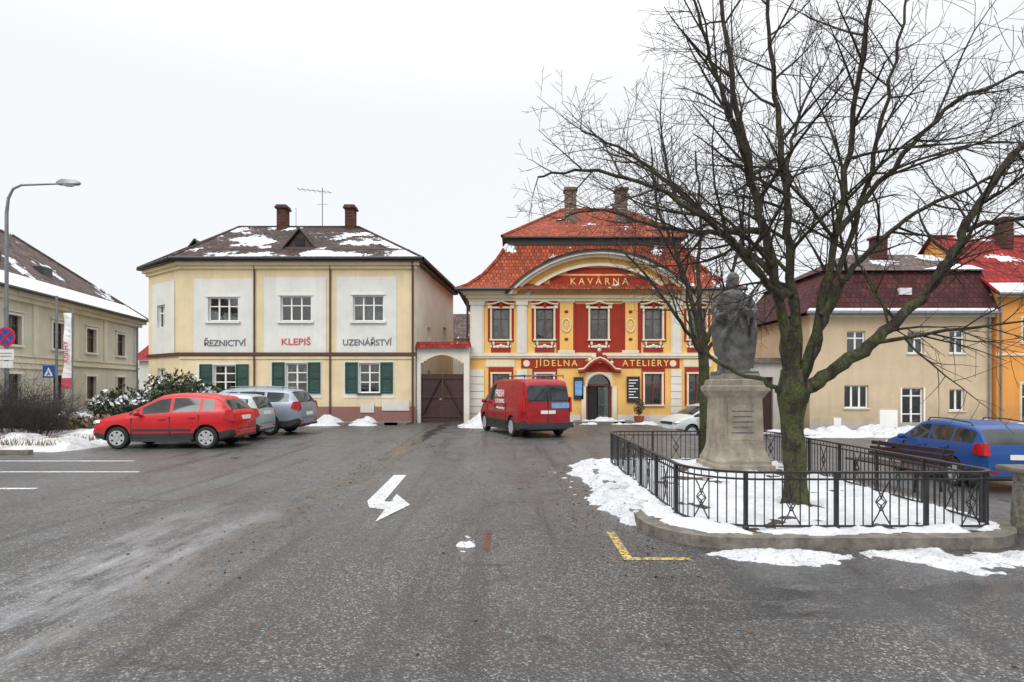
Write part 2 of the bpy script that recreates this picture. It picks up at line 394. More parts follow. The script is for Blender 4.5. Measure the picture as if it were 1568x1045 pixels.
def text(body,size,m,loc,parent,rot=(math.pi/2,0,0),sx=1,name='lettering',ext=.012,space=1.0):
    cu=bpy.data.curves.new(name,'FONT'); cu.body=body; cu.size=size; cu.extrude=ext; cu.align_x='CENTER'; cu.align_y='CENTER'; cu.offset=size*.012; cu.space_character=space
    cu.materials.append(M[m]); o=bpy.data.objects.new(name,cu); sc.collection.objects.link(o); o.parent=parent; o.location=loc; o.rotation_euler=rot; o.scale=(sx,1,1); return o

def ss(a,b,x):
    t=min(max((x-a)/(b-a),0),1); return t*t*(3-2*t)
def gz(x,y): return -.60*ss(6.2,9.0,x)*ss(6.5,12,y)
def nz(x,y,s=1,o=0): return noise.fractal(Vector((x*s+o,y*s-o,o*1.7)),.9,2.1,5)

# ------------------------------------------------------------------ ground
def frange(a,b,s):
    o=[];x=a
    while x<b-1e-6: o.append(x); x+=s
    o.append(b); return o
gx=[-2500,-900,-300,-120,-60]+frange(-30,40,1.0)+[60,120,300,900,2500]
gy=[-1500,-400,-80,-20]+frange(-6,50,1.0)+[70,120,300,900,2500]
me=bpy.data.meshes.new('asphalt_ground')
vs=[(x,y,gz(x,y)) for y in gy for x in gx]; W_=len(gx)
fs=[(j*W_+i,j*W_+i+1,(j+1)*W_+i+1,(j+1)*W_+i) for j in range(len(gy)-1) for i in range(W_-1)]
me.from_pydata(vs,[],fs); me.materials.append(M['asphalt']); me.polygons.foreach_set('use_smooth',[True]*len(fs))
g=bpy.data.objects.new('asphalt_ground',me); sc.collection.objects.link(g)

def snow(name,x0,x1,y0,y1,step,h,m,parent=None,base=gz,skirt=-.015):
    xs=frange(x0,x1,step); ys=frange(y0,y1,step); hv=[[h(x,y) for x in xs] for y in ys]
    v=[];idx={};f=[]
    for j in range(len(ys)-1):
        for i in range(len(xs)-1):
            q=[(i,j),(i+1,j),(i+1,j+1),(i,j+1)]
            if max(hv[b][a] for a,b in q)<skirt: continue
            r=[]
            for a,b in q:
                if (a,b) not in idx:
                    idx[(a,b)]=len(v); v.append((xs[a],ys[b],base(xs[a],ys[b])+max(hv[b][a],-.05)))
                r.append(idx[(a,b)])
            f.append(r)
    me=bpy.data.meshes.new(name); me.from_pydata(v,[],f); me.materials.append(M[m]); me.polygons.foreach_set('use_smooth',[True]*len(f))
    o=bpy.data.objects.new(name,me); sc.collection.objects.link(o)
    if parent:o.parent=parent
    return o
def bx(x,a,b,e): return ss(a,a+e,x)*(1-ss(b-e,b,x))

# road markings
mk=MB()
def flat(mb,pts,m,z=.004): mb.face([(x,y,gz(x,y)+z) for x,y in pts],m)
flat(mk,[(-2.26,11.25),(-2.14,8.69),(-2.0,8.23),(-1.67,8.05),(-1.757,8.62),(-1.89,8.69),(-2.02,11.25)],'paint_w')
flat(mk,[(-1.71,7.35),(-1.46,8.41),(-1.82,9.27)],'paint_w',.007)
mk.build('turn_arrow_marking')
mk=MB()
for Y,a,b in ((9.7,-14,-7.9),(11.6,-14,-7.4),(13.3,-14,-8.6)): flat(mk,[(a,Y),(b,Y),(b,Y+.12),(a,Y+.12)],'paint_w')
mk.build('parking_bay_lines')
mk=MB()
flat(mk,[(1.1,5.74),(1.75,5.74),(1.75,5.83),(1.19,5.83),(1.19,6.86),(1.1,6.86)],'paint_y')
mk.build('yellow_kerb_marking')
mk=MB()
mk.box(-.31,-.24,6.1,6.9,-.02,.008,mat('rusty_iron',(.16,.06,.025,1),.8,.5,9,.6,60))
for k in range(10): mk.box(-.305,-.245,6.13+k*.08,6.15+k*.08,.008,.012,'iron')
mk.build('drain_grate')
lf=MB()
for k in range(1300):
    q=R()
    if q<.3: x=-2.95+random.gauss(0,.35); y=5+R()*14
    elif q<.75: x=random.choice([1.0,1.3])+random.gauss(0,.3); y=5.2+R()*8
    else: x=-8+R()*14; y=3+R()*14
    a=R()*6.28; s_=.010+.016*R(); z=gz(x,y)+.006
    d=Vector((math.cos(a)*s_,math.sin(a)*s_,.006*R())); n_=Vector((-d.y*.55,d.x*.55,.008*R())); c_=Vector((x,y,z))
    lf.face([c_-d,c_+n_,c_+d,c_-n_],'leaf')
lf.build('fallen_leaves',uv=False)

# pavement in front of the houses
pv=MB(); pv.box(-19,-4.6,25.9,27.4,-.1,.09,'paving'); pv.box(-1.9,5.6,26.6,28.2,-.1,.09,'paving')
for x in frange(-19,-5.6,1.0): pv.box(x,x+.985,25.72,25.9,-.1,.11,'kerb')
for x in frange(-1.9,4.6,1.0): pv.box(x,x+.985,26.42,26.6,-.1,.11,'kerb')
pv.build('pavement')

# ------------------------------------------------------------------ butcher shop (cream corner house), 33 image pixels per metre at its front wall
def butcher():
    S=33.; e=empty('butcher_shop_building',(-15.42,27.3,-.06)); a=lambda p:(p-275)/S; h=lambda p:(650-p)/S
    w=MB(); t=MB(); g=MB()
    holes=[(a(318),a(364),h(492),h(455)),(a(429),a(476),h(492),h(453)),(a(540),a(587),h(492),h(452)),
           (a(326),a(360),h(600),h(559)),(a(437),a(470),h(602),h(556)),(a(549),a(581),h(602),h(556))]
    wall(w,a(275),a(635),-.5,h(398),holes,'cream',mr='white_pl')
    for k,q in enumerate(holes): window(g,*q,'frame_w',cols=3 if k<3 else 2,rows=(.62,) if k<3 else (.36,.68),cur='cur2' if k%2 else 'cur1',mull=.035)
    def panel(x0,x1,z0,z1,hl,pr=.025):
        wall(t,x0,x1,z0,z1,[hl],'white_pl',y=-pr,depth=pr)
        t.box(x0-.001,x0+.001,-pr,0,z0,z1,'white_pl'); t.box(x1-.001,x1+.001,-pr,0,z0,z1,'white_pl'); t.box(x0,x1,-pr,0,z1-.001,z1+.001,'white_pl')
    panel(a(296),a(388),h(542),h(427),holes[0]); panel(a(404),a(499),h(542),h(425),holes[1]); panel(a(515),a(607),h(542),h(424),holes[2])
    panel(a(301),a(381),h(610),h(556),holes[3],.02); panel(a(414),a(492),h(610),h(553),holes[4],.02); panel(a(526),a(603),h(610),h(553),holes[5],.02)
    for q in holes[:3]:
        t.box(q[0]-.12,q[1]+.12,-.12,-.026,q[2]-.1,q[2],'white_pl'); t.box(q[0]-.1,q[1]+.1,-.07,-.026,q[3],q[3]+.07,'white_pl')
    for q in holes[3:]: t.box(q[0]-.08,q[1]+.08,-.1,-.021,q[2]-.08,q[2],'brown_trim')
    t.box(a(275)-.05,a(635)+.05,-.10,.0,h(545),h(540),'brown_trim'); t.box(a(275)-.02,a(635)+.02,-.05,0,h(550),h(546),'cream')
    t.box(a(275)-.03,a(635)+.03,-.05,0,-.5,h(623),'plinth_red')
    t.box(a(552),a(573),-.09,-.05,h(632),h(618),'white_tr'); t.box(a(585),a(627),-.09,-.05,h(629),h(614),'white_tr')
    for k,(z0,z1,pr) in enumerate(((h(412),h(407),.1),(h(407),h(402),.22),(h(402),h(397),.4))):
        t.box(a(275)-pr*.6,a(635)+pr,-pr,.0,z0,z1-.003,('cream','cream','roof_metal')[k])
    for x in (a(389.5),a(505.5)): t.tube([(x,-.07,h(398)),(x,-.07,0)],.04,8,'brown_trim')
    x=a(632); t.tube([(x,-.3,h(398)),(x,-.09,h(412)),(x,-.09,.1)],.05,8,'brown_trim')
    sh=MB()
    for q in holes[3:]:
        for x0,x1 in ((q[0]-.62,q[0]-.04),(q[1]+.04,q[1]+.62)):
            z0,z1=q[2]-.02,q[3]+.03; y=-.022
            sh.box(x0,x0+.07,y-.05,y,z0,z1,'green_sh'); sh.box(x1-.07,x1,y-.05,y,z0,z1,'green_sh')
            for zz in (z0,(z0+z1)/2-.04,z1-.08): sh.box(x0+.07,x1-.07,y-.048,y,zz,zz+.08,'green_sh')
            zz=z0+.1
            while zz<z1-.1: sh.face([(x0+.07,y-.008,zz+.045),(x1-.07,y-.008,zz+.045),(x1-.07,y-.042,zz),(x0+.07,y-.042,zz)],'green_sh'); zz+=.055
    sh.build('shutters',e)
    dx,dy=-2.7,2.0; L=math.hypot(dx,dy)
    Mx=Matrix.Translation((dx,dy,0))@Matrix.Rotation(math.atan2(-dy,-dx),4,'Z')
    for q in (w,t,g): q.M=Mx
    hc=[(1.0,1.85,h(498),h(462)),(1.0,1.85,h(600),h(563))]
    wall(w,0,L,-.5,h(398),hc,'cream',mr='white_pl')
    for q in hc: window(g,*q,'frame_w',cols=2,rows=(.65,))
    wall(t,.5,L-.5,h(542),h(427),[hc[0]],'white_pl',y=-.025,depth=.025)
    t.box(-.05,L+.02,-.1,0,h(545),h(540),'brown_trim')
    t.box(-.05,L,-.05,0,-.5,h(623),'plinth_red')
    for k,(z0,z1,pr) in enumerate(((h(412),h(407),.1),(h(407),h(402),.22),(h(402),h(397),.4))):
        t.box(-pr,L+pr*.3,-pr,.0,z0,z1-.006,('cream','cream','roof_metal')[k])
    sx,sy=.8,9.8; Ls=math.hypot(sx,sy)
    Mx=Matrix.Translation((a(635),0,0))@Matrix.Rotation(math.atan2(sy,sx),4,'Z')
    for q in (w,t,g): q.M=Mx
    hs=[(2.6,3.3,h(512),h(492)),(6.6,7.5,h(510),h(478)),(2.6,3.3,h(590),h(565))]
    wall(w,0,Ls,-.5,h(398),hs,'white_tr')
    for q in hs: window(g,*q,'frame_w',cols=1,rows=(.5,),cur='cur2')
    t.box(0.01,Ls,-.3,0,h(402),h(397)-.004,'roof_metal')
    for q in (w,t,g): q.M=None
    w.face([(dx,dy,-.5),(dx,10,-.5),(dx,10,h(398)),(dx,dy,h(398))],'cream'); w.face([(dx,10,-.5),(a(635)+.8,9.8,-.5),(a(635)+.8,9.8,h(398)),(dx,10,h(398))],'cream')
    w.build('walls',e); t.build('trim',e); g.build('windows',e)
    r=MB(); z=h(397); A=(-.25,-.42,z);B=(a(635)+.38,-.42,z);Cc=(dx-.42,dy-.1,z);D=(a(635)+1.25,10.2,z);E=(dx-.42,10.4,z);R1=(.42,5.0,z+2.85);R2=(7.0,5.0,z+2.85)
    r.face([A,B,R2,R1],'roof_br'); r.face([B,D,R2],'roof_br'); r.face([D,E,R1,R2],'roof_br'); r.face([E,Cc,R1],'roof_br'); r.face([Cc,A,R1],'roof_br')
    r.face([A,Cc,E,D,B],'roof_metal')
    for P,Q in ((A,R1),(B,R2),(Cc,R1),(R1,R2)): r.tube([P,Q],.07,6,'roof_bd')
    r.tube([(A[0],A[1]-.06,z-.03),(B[0]+.05,B[1]-.06,z-.03)],.07,8,'roof_metal'); r.tube([(A[0],A[1]-.06,z-.03),(Cc[0],Cc[1]-.06,z-.03)],.07,8,'roof_metal'); r.tube([(B[0]+.06,B[1],z-.03),(D[0]+.06,D[1],z-.03)],.07,8,'roof_metal')
    r.tube([(A[0]+1,A[1]+.8,z+.54),(B[0]-.7,A[1]+.8,z+.54)],.02,5,'roof_metal')
    r.build('roof',e)
    d=MB()
    def dormer(cx,cy,zb,ww,hh,back):
        d.face([(cx-ww*.8,cy+.02,zb+.05),(cx+ww*.8,cy+.02,zb+.05),(cx,cy+.02,zb+hh-.1)],'wood_dk')
        d.box(cx-.22,cx+.22,cy-.02,cy+.01,zb+.12,zb+.5,'dark')
        d.tube([(cx-ww,cy-.08,zb-.02),(cx,cy-.08,zb+hh)],.05,6,'roof_metal'); d.tube([(cx+ww,cy-.08,zb-.02),(cx,cy-.08,zb+hh)],.05,6,'roof_metal')
        d.box(cx-ww,cx+ww,cy-.05,cy+.01,zb-.03,zb+.05,'brown_trim')
        d.face([(cx-ww,cy-.1,zb-.02),(cx,cy-.1,zb+hh),(cx,cy+back,zb+hh),(cx-ww*.99,cy+.6,zb)],'roof_bd'); d.face([(cx,cy-.1,zb+hh),(cx+ww,cy-.1,zb-.02),(cx+ww*.99,cy+.6,zb),(cx,cy+back,zb+hh)],'roof_bd')
    dormer(5.2,1.0,z+.75,.8,.95,2.0)
    dormer(-.3,1.9,z+.5,.7,.9,1.8)
    d.build('dormers',e)
    c=MB()
    for x in (2.9,6.6):
        zb=z+2.0; c.box(x-.24,x+.24,4.55,5.15,zb,zb+1.75,'chim_r'); c.box(x-.33,x+.33,4.47,5.23,zb+1.75,zb+1.85,'chim_r'); c.box(x-.28,x+.28,4.5,5.2,zb+1.85,zb+1.95,'roof_metal')
    c.build('chimneys',e)
    n=MB(); x=5.0; n.tube([(x,5,z+2.7),(x,5,z+5.0)],.025,6,'steel'); n.tube([(x-1.4,5,z+4.95),(x+.5,5,z+4.75)],.018,5,'steel')
    for k in range(7): xx=x-1.3+k*.28; n.tube([(xx,4.7,z+4.93-k*.03),(xx,5.3,z+4.93-k*.03)],.012,4,'steel')
    n.tube([(x-.3,5,z+4.1),(x+.3,5,z+4.1)],.012,4,'steel'); n.tube([(3.55,5,z+2.8),(3.55,5,z+3.9)],.015,4,'steel')
    n.build('roof_antenna',e)
    text('ŘEZNICTVÍ',.40,'letter_g',(a(344),-.035,h(526)),e,sx=.98); text('KLEPIŠ',.42,'letter_p',(a(453),-.035,h(524)),e,sx=1.15); text('UZENÁŘSTVÍ',.40,'letter_g',(a(562),-.035,h(525)),e,sx=.97)
butcher()

# ------------------------------------------------------------------ gateway
def gate():
    e=empty('courtyard_gateway',(-4.45,27.6,0)); b=MB(); W=2.45
    b.box(0,.18,-.15,.35,-.2,3.2,'white_tr'); b.box(W-.25,W,-.15,.35,-.2,3.2,'white_tr')
    n=14
    for k in range(n):
        x0=.18+(W-.43)*k/n; x1=.18+(W-.43)*(k+1)/n; f=lambda x:2.75+.42*math.sin(math.pi*(x-.18)/(W-.43))
        b.face([(x0,-.13,f(x0)),(x1,-.13,f(x1)),(x1,-.13,3.6),(x0,-.13,3.6)],'white_tr'); b.face([(x0,-.13,f(x0)),(x0,.3,f(x0)),(x1,.3,f(x1)),(x1,-.13,f(x1))],'white_tr')
        b.box(x0,x1,-.17,-.135,f((x0+x1)/2),f((x0+x1)/2)+.1,'trim')
    b.box(0,W,-.12,.32,3.205,3.55,'white_tr')
    b.face([(-.05,-.4,3.5),(W+.05,-.4,3.5),(W+.05,.1,3.8),(-.05,.1,3.8)],'roof_rd'); b.face([(W+.05,.6,3.5),(-.05,.6,3.5),(-.05,.1,3.8),(W+.05,.1,3.8)],'roof_rd')
    b.build('arch_wall',e)
    d=MB()
    for s in (0,1):
        x0=.2+s*1.0; x1=x0+.98
        x=x0
        while x<x1-.02:
            d.box(x,x+.115,.02,.07,.05,2.28,'wood_dk'); x+=.122
        for zz in (.25,1.15,2.05): d.box(x0,x1,-.02,.018,zz,zz+.12,'wood_dk')
        pts=[(x0+.06,-.03,.37),(x1-.08,-.03,2.05)] if s==0 else [(x0+.06,-.03,2.05),(x1-.08,-.03,.37)]
        d.tube(pts,.05,4,'wood_dk')
    d.cyl((1.1,-.05,1.1),.06,.03,'steel','y',12)
    d.build('gate_leaves',e)
gate()
def yardhouse():
    e=empty('courtyard_outbuilding',(-3.3,42,0)); b=MB()
    wall(b,-4,3.2,-.2,5.2,[(0.1,.9,3.0,4.2),(.6,2.2,0,2.3)],'grey_pl'); g=MB(); window(g,.1,.9,3.0,4.2,'frame_w')
    b.box(-4,3.2,.3,5,-.2,5.1,'grey_pl')
    b.face([(-4.2,-.5,5.1),(3.5,-.5,5.1),(3.5,2.6,7.2),(-4.2,2.6,7.2)],'roof_gy'); b.face([(3.5,5.4,5.1),(-4.2,5.4,5.1),(-4.2,2.6,7.2),(3.5,2.6,7.2)],'roof_gy')
    b.face([(3.2,0,5.1),(3.2,5,5.1),(3.2,2.6,7.1)],'grey_pl')
    b.build('walls_and_roof',e); g.build('window',e)
yardhouse()

# ------------------------------------------------------------------ baroque canteen, 32 image pixels per metre at the facade's depth
def canteen():
    S=32.; e=empty('baroque_canteen_building',(-2.0,28.1,-.11)); a=lambda p:(p-720)/S; h=lambda p:(650-p)/S
    w=MB();t=MB();g=MB(); cx=a(917); WR=a(1114)
    CW=(767,834,917,1000,1067)
    up=[(a(c-13.5),a(c+13.5),h(520),h(473)) for c in CW]
    lo=[(a(c-13),a(c+13),h(620),h(573)) for c in (767,834,1000,1067)]; door=(a(897),a(937),h(650),h(570))
    zc=h(455)
    wall(w,0,WR,-1.2,zc,up+lo+[door],'yellow',depth=.3,mr='trim')
    for q in up: window(g,*q,'frame_b',2,(.66,),inset=.08,cur='cur1',mull=.03,fw=.07); surround(t,*q,.085,'trim',pr=.07)
    for q in lo: window(g,*q,'frame_r',2,(.66,),inset=.1,cur='cur2',mull=.03,fw=.06); surround(t,*q,.085,'trim',pr=.06)
    def field(x0,x1,z0,z1,hl,m='red_pl',pr=.02): wall(t,x0,x1,z0,z1,hl,m,y=-pr,depth=pr)
    field(a(881),a(954),h(540),h(466),[up[2]])
    for i,c in enumerate(CW):
        q=up[i]
        if i!=2: field(q[0]-.2,q[1]+.2,q[2]-.12,q[3]+.42,[q])
        t.box(q[0]-.2,q[0]-.02,-.085,0,q[3]+.0,q[3]+.16,'trim'); t.box(q[1]+.02,q[1]+.2,-.085,0,q[3]+.0,q[3]+.16,'trim')
        t.tube([(q[0]-.22,-.1,q[3]+.2),(q[0]+.1,-.13,q[3]+.22),((q[0]+q[1])/2,-.14,q[3]+.33),(q[1]-.1,-.13,q[3]+.22),(q[1]+.22,-.1,q[3]+.2)],.045,6,'trim')
        t.box(a(c-15),a(c+15),-.03,.0,h(540),h(526),'red_pl')
        for k in range(-2,3): t.blob((a(c)+k*.15,-.05,h(531)+.03*math.cos(k*2)),(.09,.05,.10-.015*abs(k)),'white_tr',8,5)
        for k in (-1,1): t.blob((a(c)+k*.35,-.04,h(526)),(.06,.04,.12),'white_tr',8,5); t.blob((a(c)+k*.47,-.03,h(531)),(.05,.03,.07),'trim',8,5)
        t.blob((a(c),-.1,q[3]+.14),(.08,.07,.13),'red_pl',8,5)
    field(a(748),a(786),h(615),h(563),[lo[0]]); field(a(982),a(1018),h(622),h(563),[lo[2]]); field(a(1048),a(1086),h(622),h(563),[lo[3]]); field(a(815),a(853),h(622),h(563),[lo[1]])
    for x0,x1 in ((720,741),(791,807),(1027,1043),(1093,1114)):
        for k in range(7):
            z0=h(645)+(h(566)-h(645))*k/7; t.box(a(x0),a(x1),-.07,0,z0+.012,z0+(h(566)-h(645))/7-.012,'white_tr')
        t.box(a(x0)+.06,a(x1)-.06,-.09,0,h(541),h(468),'white_tr'); t.box(a(x0),a(x1),-.06,0,h(541)+.001,h(466),'trim'); t.box(a(x0)-.04,a(x1)+.04,-.13,0,h(468),h(462),'white_tr')
    for c in (867,965):
        t.box(a(c-11),a(c+11),-.045,0,h(541),h(464),'yellow')
        t.tube([(a(c)+.2*math.cos(k*math.pi/12),-.07,h(499)+.31*math.sin(k*math.pi/12)) for k in range(25)],.035,6,'trim')
        t.blob((a(c),-.045,h(499)),(.13,.03,.24),'yellow',12,8); t.blob((a(c),-.06,h(520)),(.1,.04,.08),'red_pl',8,5); t.blob((a(c),-.06,h(478)),(.1,.04,.08),'red_pl',8,5)
        t.box(a(c-13),a(c+13),-.08,0,h(464),h(459),'trim'); t.box(a(c-13),a(c+13),-.08,0,h(541),h(537),'trim')
    for x0,x1 in ((852,857),(877.5,881),(953.5,957),(976,981)): t.box(a(x0),a(x1),-.05,0,h(541),h(464)-.002,'red_pl')
    t.box(-.06,WR+.06,-.13,0,h(546),h(541.5),'white_tr'); t.box(-.04,WR+.04,-.09,0,h(549),h(546.2),'trim')
    t.box(a(798),a(896),-.04,0,h(564),h(550),'red_pl'); t.box(a(938),a(1040),-.04,0,h(564),h(550),'red_pl')
    t.box(a(744),a(788),-.03,0,h(562),h(551),'trim'); t.box(a(1046),a(1090),-.03,0,h(562),h(551),'trim')
    for c in (806,1030): t.cyl((a(c),-.06,h(557)),.16,.03,'trim','y',16)
    t.box(-.04,door[0]-.25,-.06,0,-1.2,h(636),'white_tr'); t.box(door[1]+.25,WR+.04,-.06,0,-1.2,h(636),'white_tr')
    for z0,z1,pr in ((h(462),h(458),.12),(h(458),h(453),.2)): t.box(-pr,WR+pr,-pr,0,z0,z1-.003,'trim')
    aL,aR=a(783),a(1051)
    for z0,z1,pr,mm in ((h(453),h(449),.32,'trim'),(h(449),h(444),.5,'white_tr')):
        t.box(-pr,aL-.02,-pr,0,z0,z1-.003,mm); t.box(aR+.02,WR+pr,-pr,0,z0,z1-.003,mm)
    hw_=(aR-aL)/2+.15; z0=h(453); H=h(389)-z0; N=48
    def arc(u,k): return (cx+hw_*u*(1-(1-k)*.75), z0+H*k*max(0,1-abs(u)**2.0)**.82)
    us=[-math.cos(math.pi*i/N) for i in range(N+1)]
    def band(k0,k1,pr,m):
        for i in range(N):
            p=[arc(us[i],k0),arc(us[i+1],k0),arc(us[i+1],k1),arc(us[i],k1)]
            t.face([(q[0],-pr,q[1]) for q in p],m)
            for A,B in ((p[1],p[0]),(p[3],p[2])): t.face([(A[0],-pr,A[1]),(B[0],-pr,B[1]),(B[0],0.05,B[1]),(A[0],.05,A[1])],m)
    band(1.04,1.0,.56,'roof_metal'); band(1.0,.95,.5,'white_tr'); band(.95,.89,.34,'trim'); band(.89,.77,.05,'yellow'); band(.77,.73,.12,'trim'); band(.73,.69,.2,'white_tr')
    for i in range(N):
        A=arc(us[i],.69);B=arc(us[i+1],.69)
        if B[1]-z0>0.01 or A[1]-z0>.01: t.face([(A[0],-.03,z0),(B[0],-.03,z0),(B[0],-.03,B[1]),(A[0],-.03,A[1])],'yellow')
    t.box(a(842),a(992),-.05,0,h(441),h(423),'red_pl'); t.box(a(868),a(966),-.045,0,h(420),h(411),'red_pl')
    t.box(a(795),a(1039),-.1,0,h(447),h(443.5),'trim')
    for i in range(N):
        A=arc(us[i],1.045);B=arc(us[i+1],1.045)
        t.face([(A[0],-.58,A[1]),(B[0],-.58,B[1]),(B[0],3.6,B[1]),(A[0],3.6,A[1])],'roof_metal')
        if -.62<us[i]<.55: 
            q=.045+.03*nz(us[i]*4,0,1.5); t.face([(A[0],-.5,A[1]+q),(B[0],-.5,B[1]+q),(B[0],.6,B[1]+q),(A[0],.6,A[1]+q)],'snow')
    zs=h(592); n=14; x0,x1=door[0],door[1]; r=(x1-x0)/2
    for k in range(n):
        t0=math.pi*k/n;t1=math.pi*(k+1)/n; A=((x0+x1)/2-r*math.cos(t0),zs+r*math.sin(t0)*1.0);B=((x0+x1)/2-r*math.cos(t1),zs+r*math.sin(t1))
        t.face([(A[0],-.01,A[1]),(B[0],-.01,B[1]),(B[0],-.01,door[3]+.05),(A[0],-.01,door[3]+.05)],'trim'); t.face([(A[0],-.01,A[1]),(A[0],.3,A[1]),(B[0],.3,B[1]),(B[0],-.01,B[1])],'trim')
        t.tube([(A[0],-.06,A[1]),(B[0],-.06,B[1])],.07,6,'trim')
    t.box(x0-.22,x0-.0,-.1,0,-.1,zs,'trim'); t.box(x1,x1+.22,-.1,0,-.1,zs,'trim')
    for off,mm,rr in ((0,'red_pl',.085),(.12,'trim',.045)):
        t.tube([(x0-.38,-.15-off*.3,h(570)+off),(x0-.12,-.2-off*.3,h(569)+off),(x0+.12,-.26-off*.3,h(561)+off),(cx-.25,-.28-off*.3,h(555)+off),(cx,-.28-off*.3,h(552)+off),(cx+.25,-.28-off*.3,h(555)+off),(x1-.12,-.26-off*.3,h(561)+off),(x1+.12,-.2-off*.3,h(569)+off),(x1+.38,-.15-off*.3,h(570)+off)],rr,8,mm)
    t.box(x0-.15,x1+.15,-.05,0,h(570),h(556),'red_pl')
    for k,(dx,dz,rr) in enumerate(((0,.36,.16),(-.25,.24,.12),(.25,.24,.12),(-.45,.1,.1),(.45,.1,.1),(0,.58,.1),(-.6,-.02,.08),(.6,-.02,.08))): t.blob((cx+dx,-.14,h(555)+dz),(rr,.07,rr),'red_pl' if k%2==0 else 'trim',10,6)
    g.box(x0,x0+.12,.15,.22,-.1,zs+.1,'frame_r'); g.box(x1-.12,x1,.15,.22,-.1,zs+.1,'frame_r'); g.box(x0+.12,x1-.12,.15,.22,zs+.0,zs+.1,'frame_r')
    g.box(x0+.14,x0+.55,.18,.22,-.08,zs-.02,'dark'); g.face([(x0,.21,zs+.1),(x1,.21,zs+.1),(x1,.21,door[3]),(x0,.21,door[3])],'pane')
    g.face([(x0,.9,-.1),(x1,.9,-.1),(x1,.9,door[3]+.1),(x0,.9,door[3]+.1)],'dark'); g.box(x0+.6,x1-.14,.19,.205,.0,zs-.05,'pane')
    g.box(x1-.32,x1-.14,.3,.34,.0,1.9,'letter_w')
    for P,Q in (((0,0),(0,12)),((0,12),(WR,12)),((WR,12),(WR,0))): w.face([(P[0],P[1],-1.2),(Q[0],Q[1],-1.2),(Q[0],Q[1],zc+.35),(P[0],P[1],zc+.35)],'yellow')
    w.build('walls',e); t.build('stucco_trim',e,smooth=True,sharp=30); g.build('windows_and_door',e)
    r=MB(); prof=[(-.62,h(446)),(-.1,h(446)+.28),(.6,h(446)+.9),(1.25,h(446)+1.75),(1.75,9.0)]
    def ring(i,z): return [(i,i,z),(WR-i,i,z),(WR-i,12-i,z),(i,12-i,z)]
    rings=[ring(i,z) for i,z in prof]
    for A,B in zip(rings,rings[1:]):
        for k in range(4):
            k2=(k+1)%4; r.face([A[k],A[k2],B[k2],B[k]],'roof_or')
    ra=ring(1.72,9.0); rb=ring(1.72,9.35)
    for k in range(4): k2=(k+1)%4; r.face([ra[k],ra[k2],rb[k2],rb[k]],'roof_metal')
    rc=ring(1.5,9.3); rg1=(4.9,6,12.05); rg2=(8.5,6,12.05); rd=ring(1.5,9.37)
    for k in range(4): k2=(k+1)%4; r.face([rc[k],rc[k2],rd[k2],rd[k]],'roof_metal')
    r.face(rc[::-1],'roof_metal')
    r.face([rd[0],rd[1],rg2,rg1],'roof_or'); r.face([rd[1],rd[2],rg2],'roof_or'); r.face([rd[2],rd[3],rg1,rg2],'roof_or'); r.face([rd[3],rd[0],rg1],'roof_or')
    for P,Q in ((rd[0],rg1),(rd[1],rg2),(rg1,rg2)): r.tube([P,Q],.1,6,'roof_or')
    for k in (0,1):
        for A,B in zip(rings,rings[1:]): r.tube([A[k],B[k]],.1,6,'roof_or')
    r.tube([(-.68,-.66,h(446)-.02),(aL-.1,-.66,h(446)-.02)],.08,8,'roof_metal'); r.tube([(aR+.1,-.66,h(446)-.02),(WR+.68,-.66,h(446)-.02)],.08,8,'roof_metal')
    r.tube([(-.6,-.6,h(446)),(-.12,-.1,h(462)),(-.12,-.1,0)],.055,8,'roof_metal')
    r.build('roof',e)
    c=MB()
    for x in (5.18,7.93):
        c.box(x-.3,x+.3,3.6,4.2,9.8,12.4,'chim'); c.box(x-.37,x+.37,3.53,4.27,12.4,12.55,'chim'); c.box(x-.24,x+.24,3.65,4.15,12.55,12.6,'dark')
        c.box(x-.36,x+.36,3.5,4.3,9.8,10.45,'roof_metal')
    c.build('chimneys',e)
    text('JÍDELNA',.42,'gold',(a(852),-.06,h(557)),e,space=1.35); text('ATELIÉRY',.42,'gold',(a(988),-.06,h(557)),e,space=1.3)
    text('K A V Á R N A',.42,'gold',(cx,-.065,h(432)),e,space=1.05)
    b=MB()
    b.box(a(959),a(979),-.1,-.05,h(616),h(577),'black_board'); 
    for k in range(7): b.box(a(962),a(976)-.1*(k%3),-.107,-.1,h(582+k*4.4),h(583.3+k*4.4),'letter_w')
    b.box(a(878),a(893),-.1,-.05,h(612),h(578),'black_board'); b.box(a(880),a(891),-.106,-.1,h(606),h(584),'blue_post')
    b.build('menu_boards',e)
canteen()
pp=MB(); px_,py_=5.9,27.3
pp.cyl((px_,py_,-.1),.18,.42,'terra','z',16,.25)
for k in range(260):
    th=R()*6.28; ph=R()*3.14; r=.28*R()**.4; c=Vector((px_+r*math.cos(th)*math.sin(ph),py_+r*math.sin(th)*math.sin(ph),.75+r*1.3*math.cos(ph)))
    d=Vector((R()-.5,R()-.5,R()-.5)).normalized()*.07; d2=d.orthogonal().normalized()*.025
    pp.face([c-d,c+d2,c+d,c-d2],'needle')
pp.tube([(px_,py_,.2),(px_,py_,.8)],.02,5,'twig')
pp.build('potted_shrub')

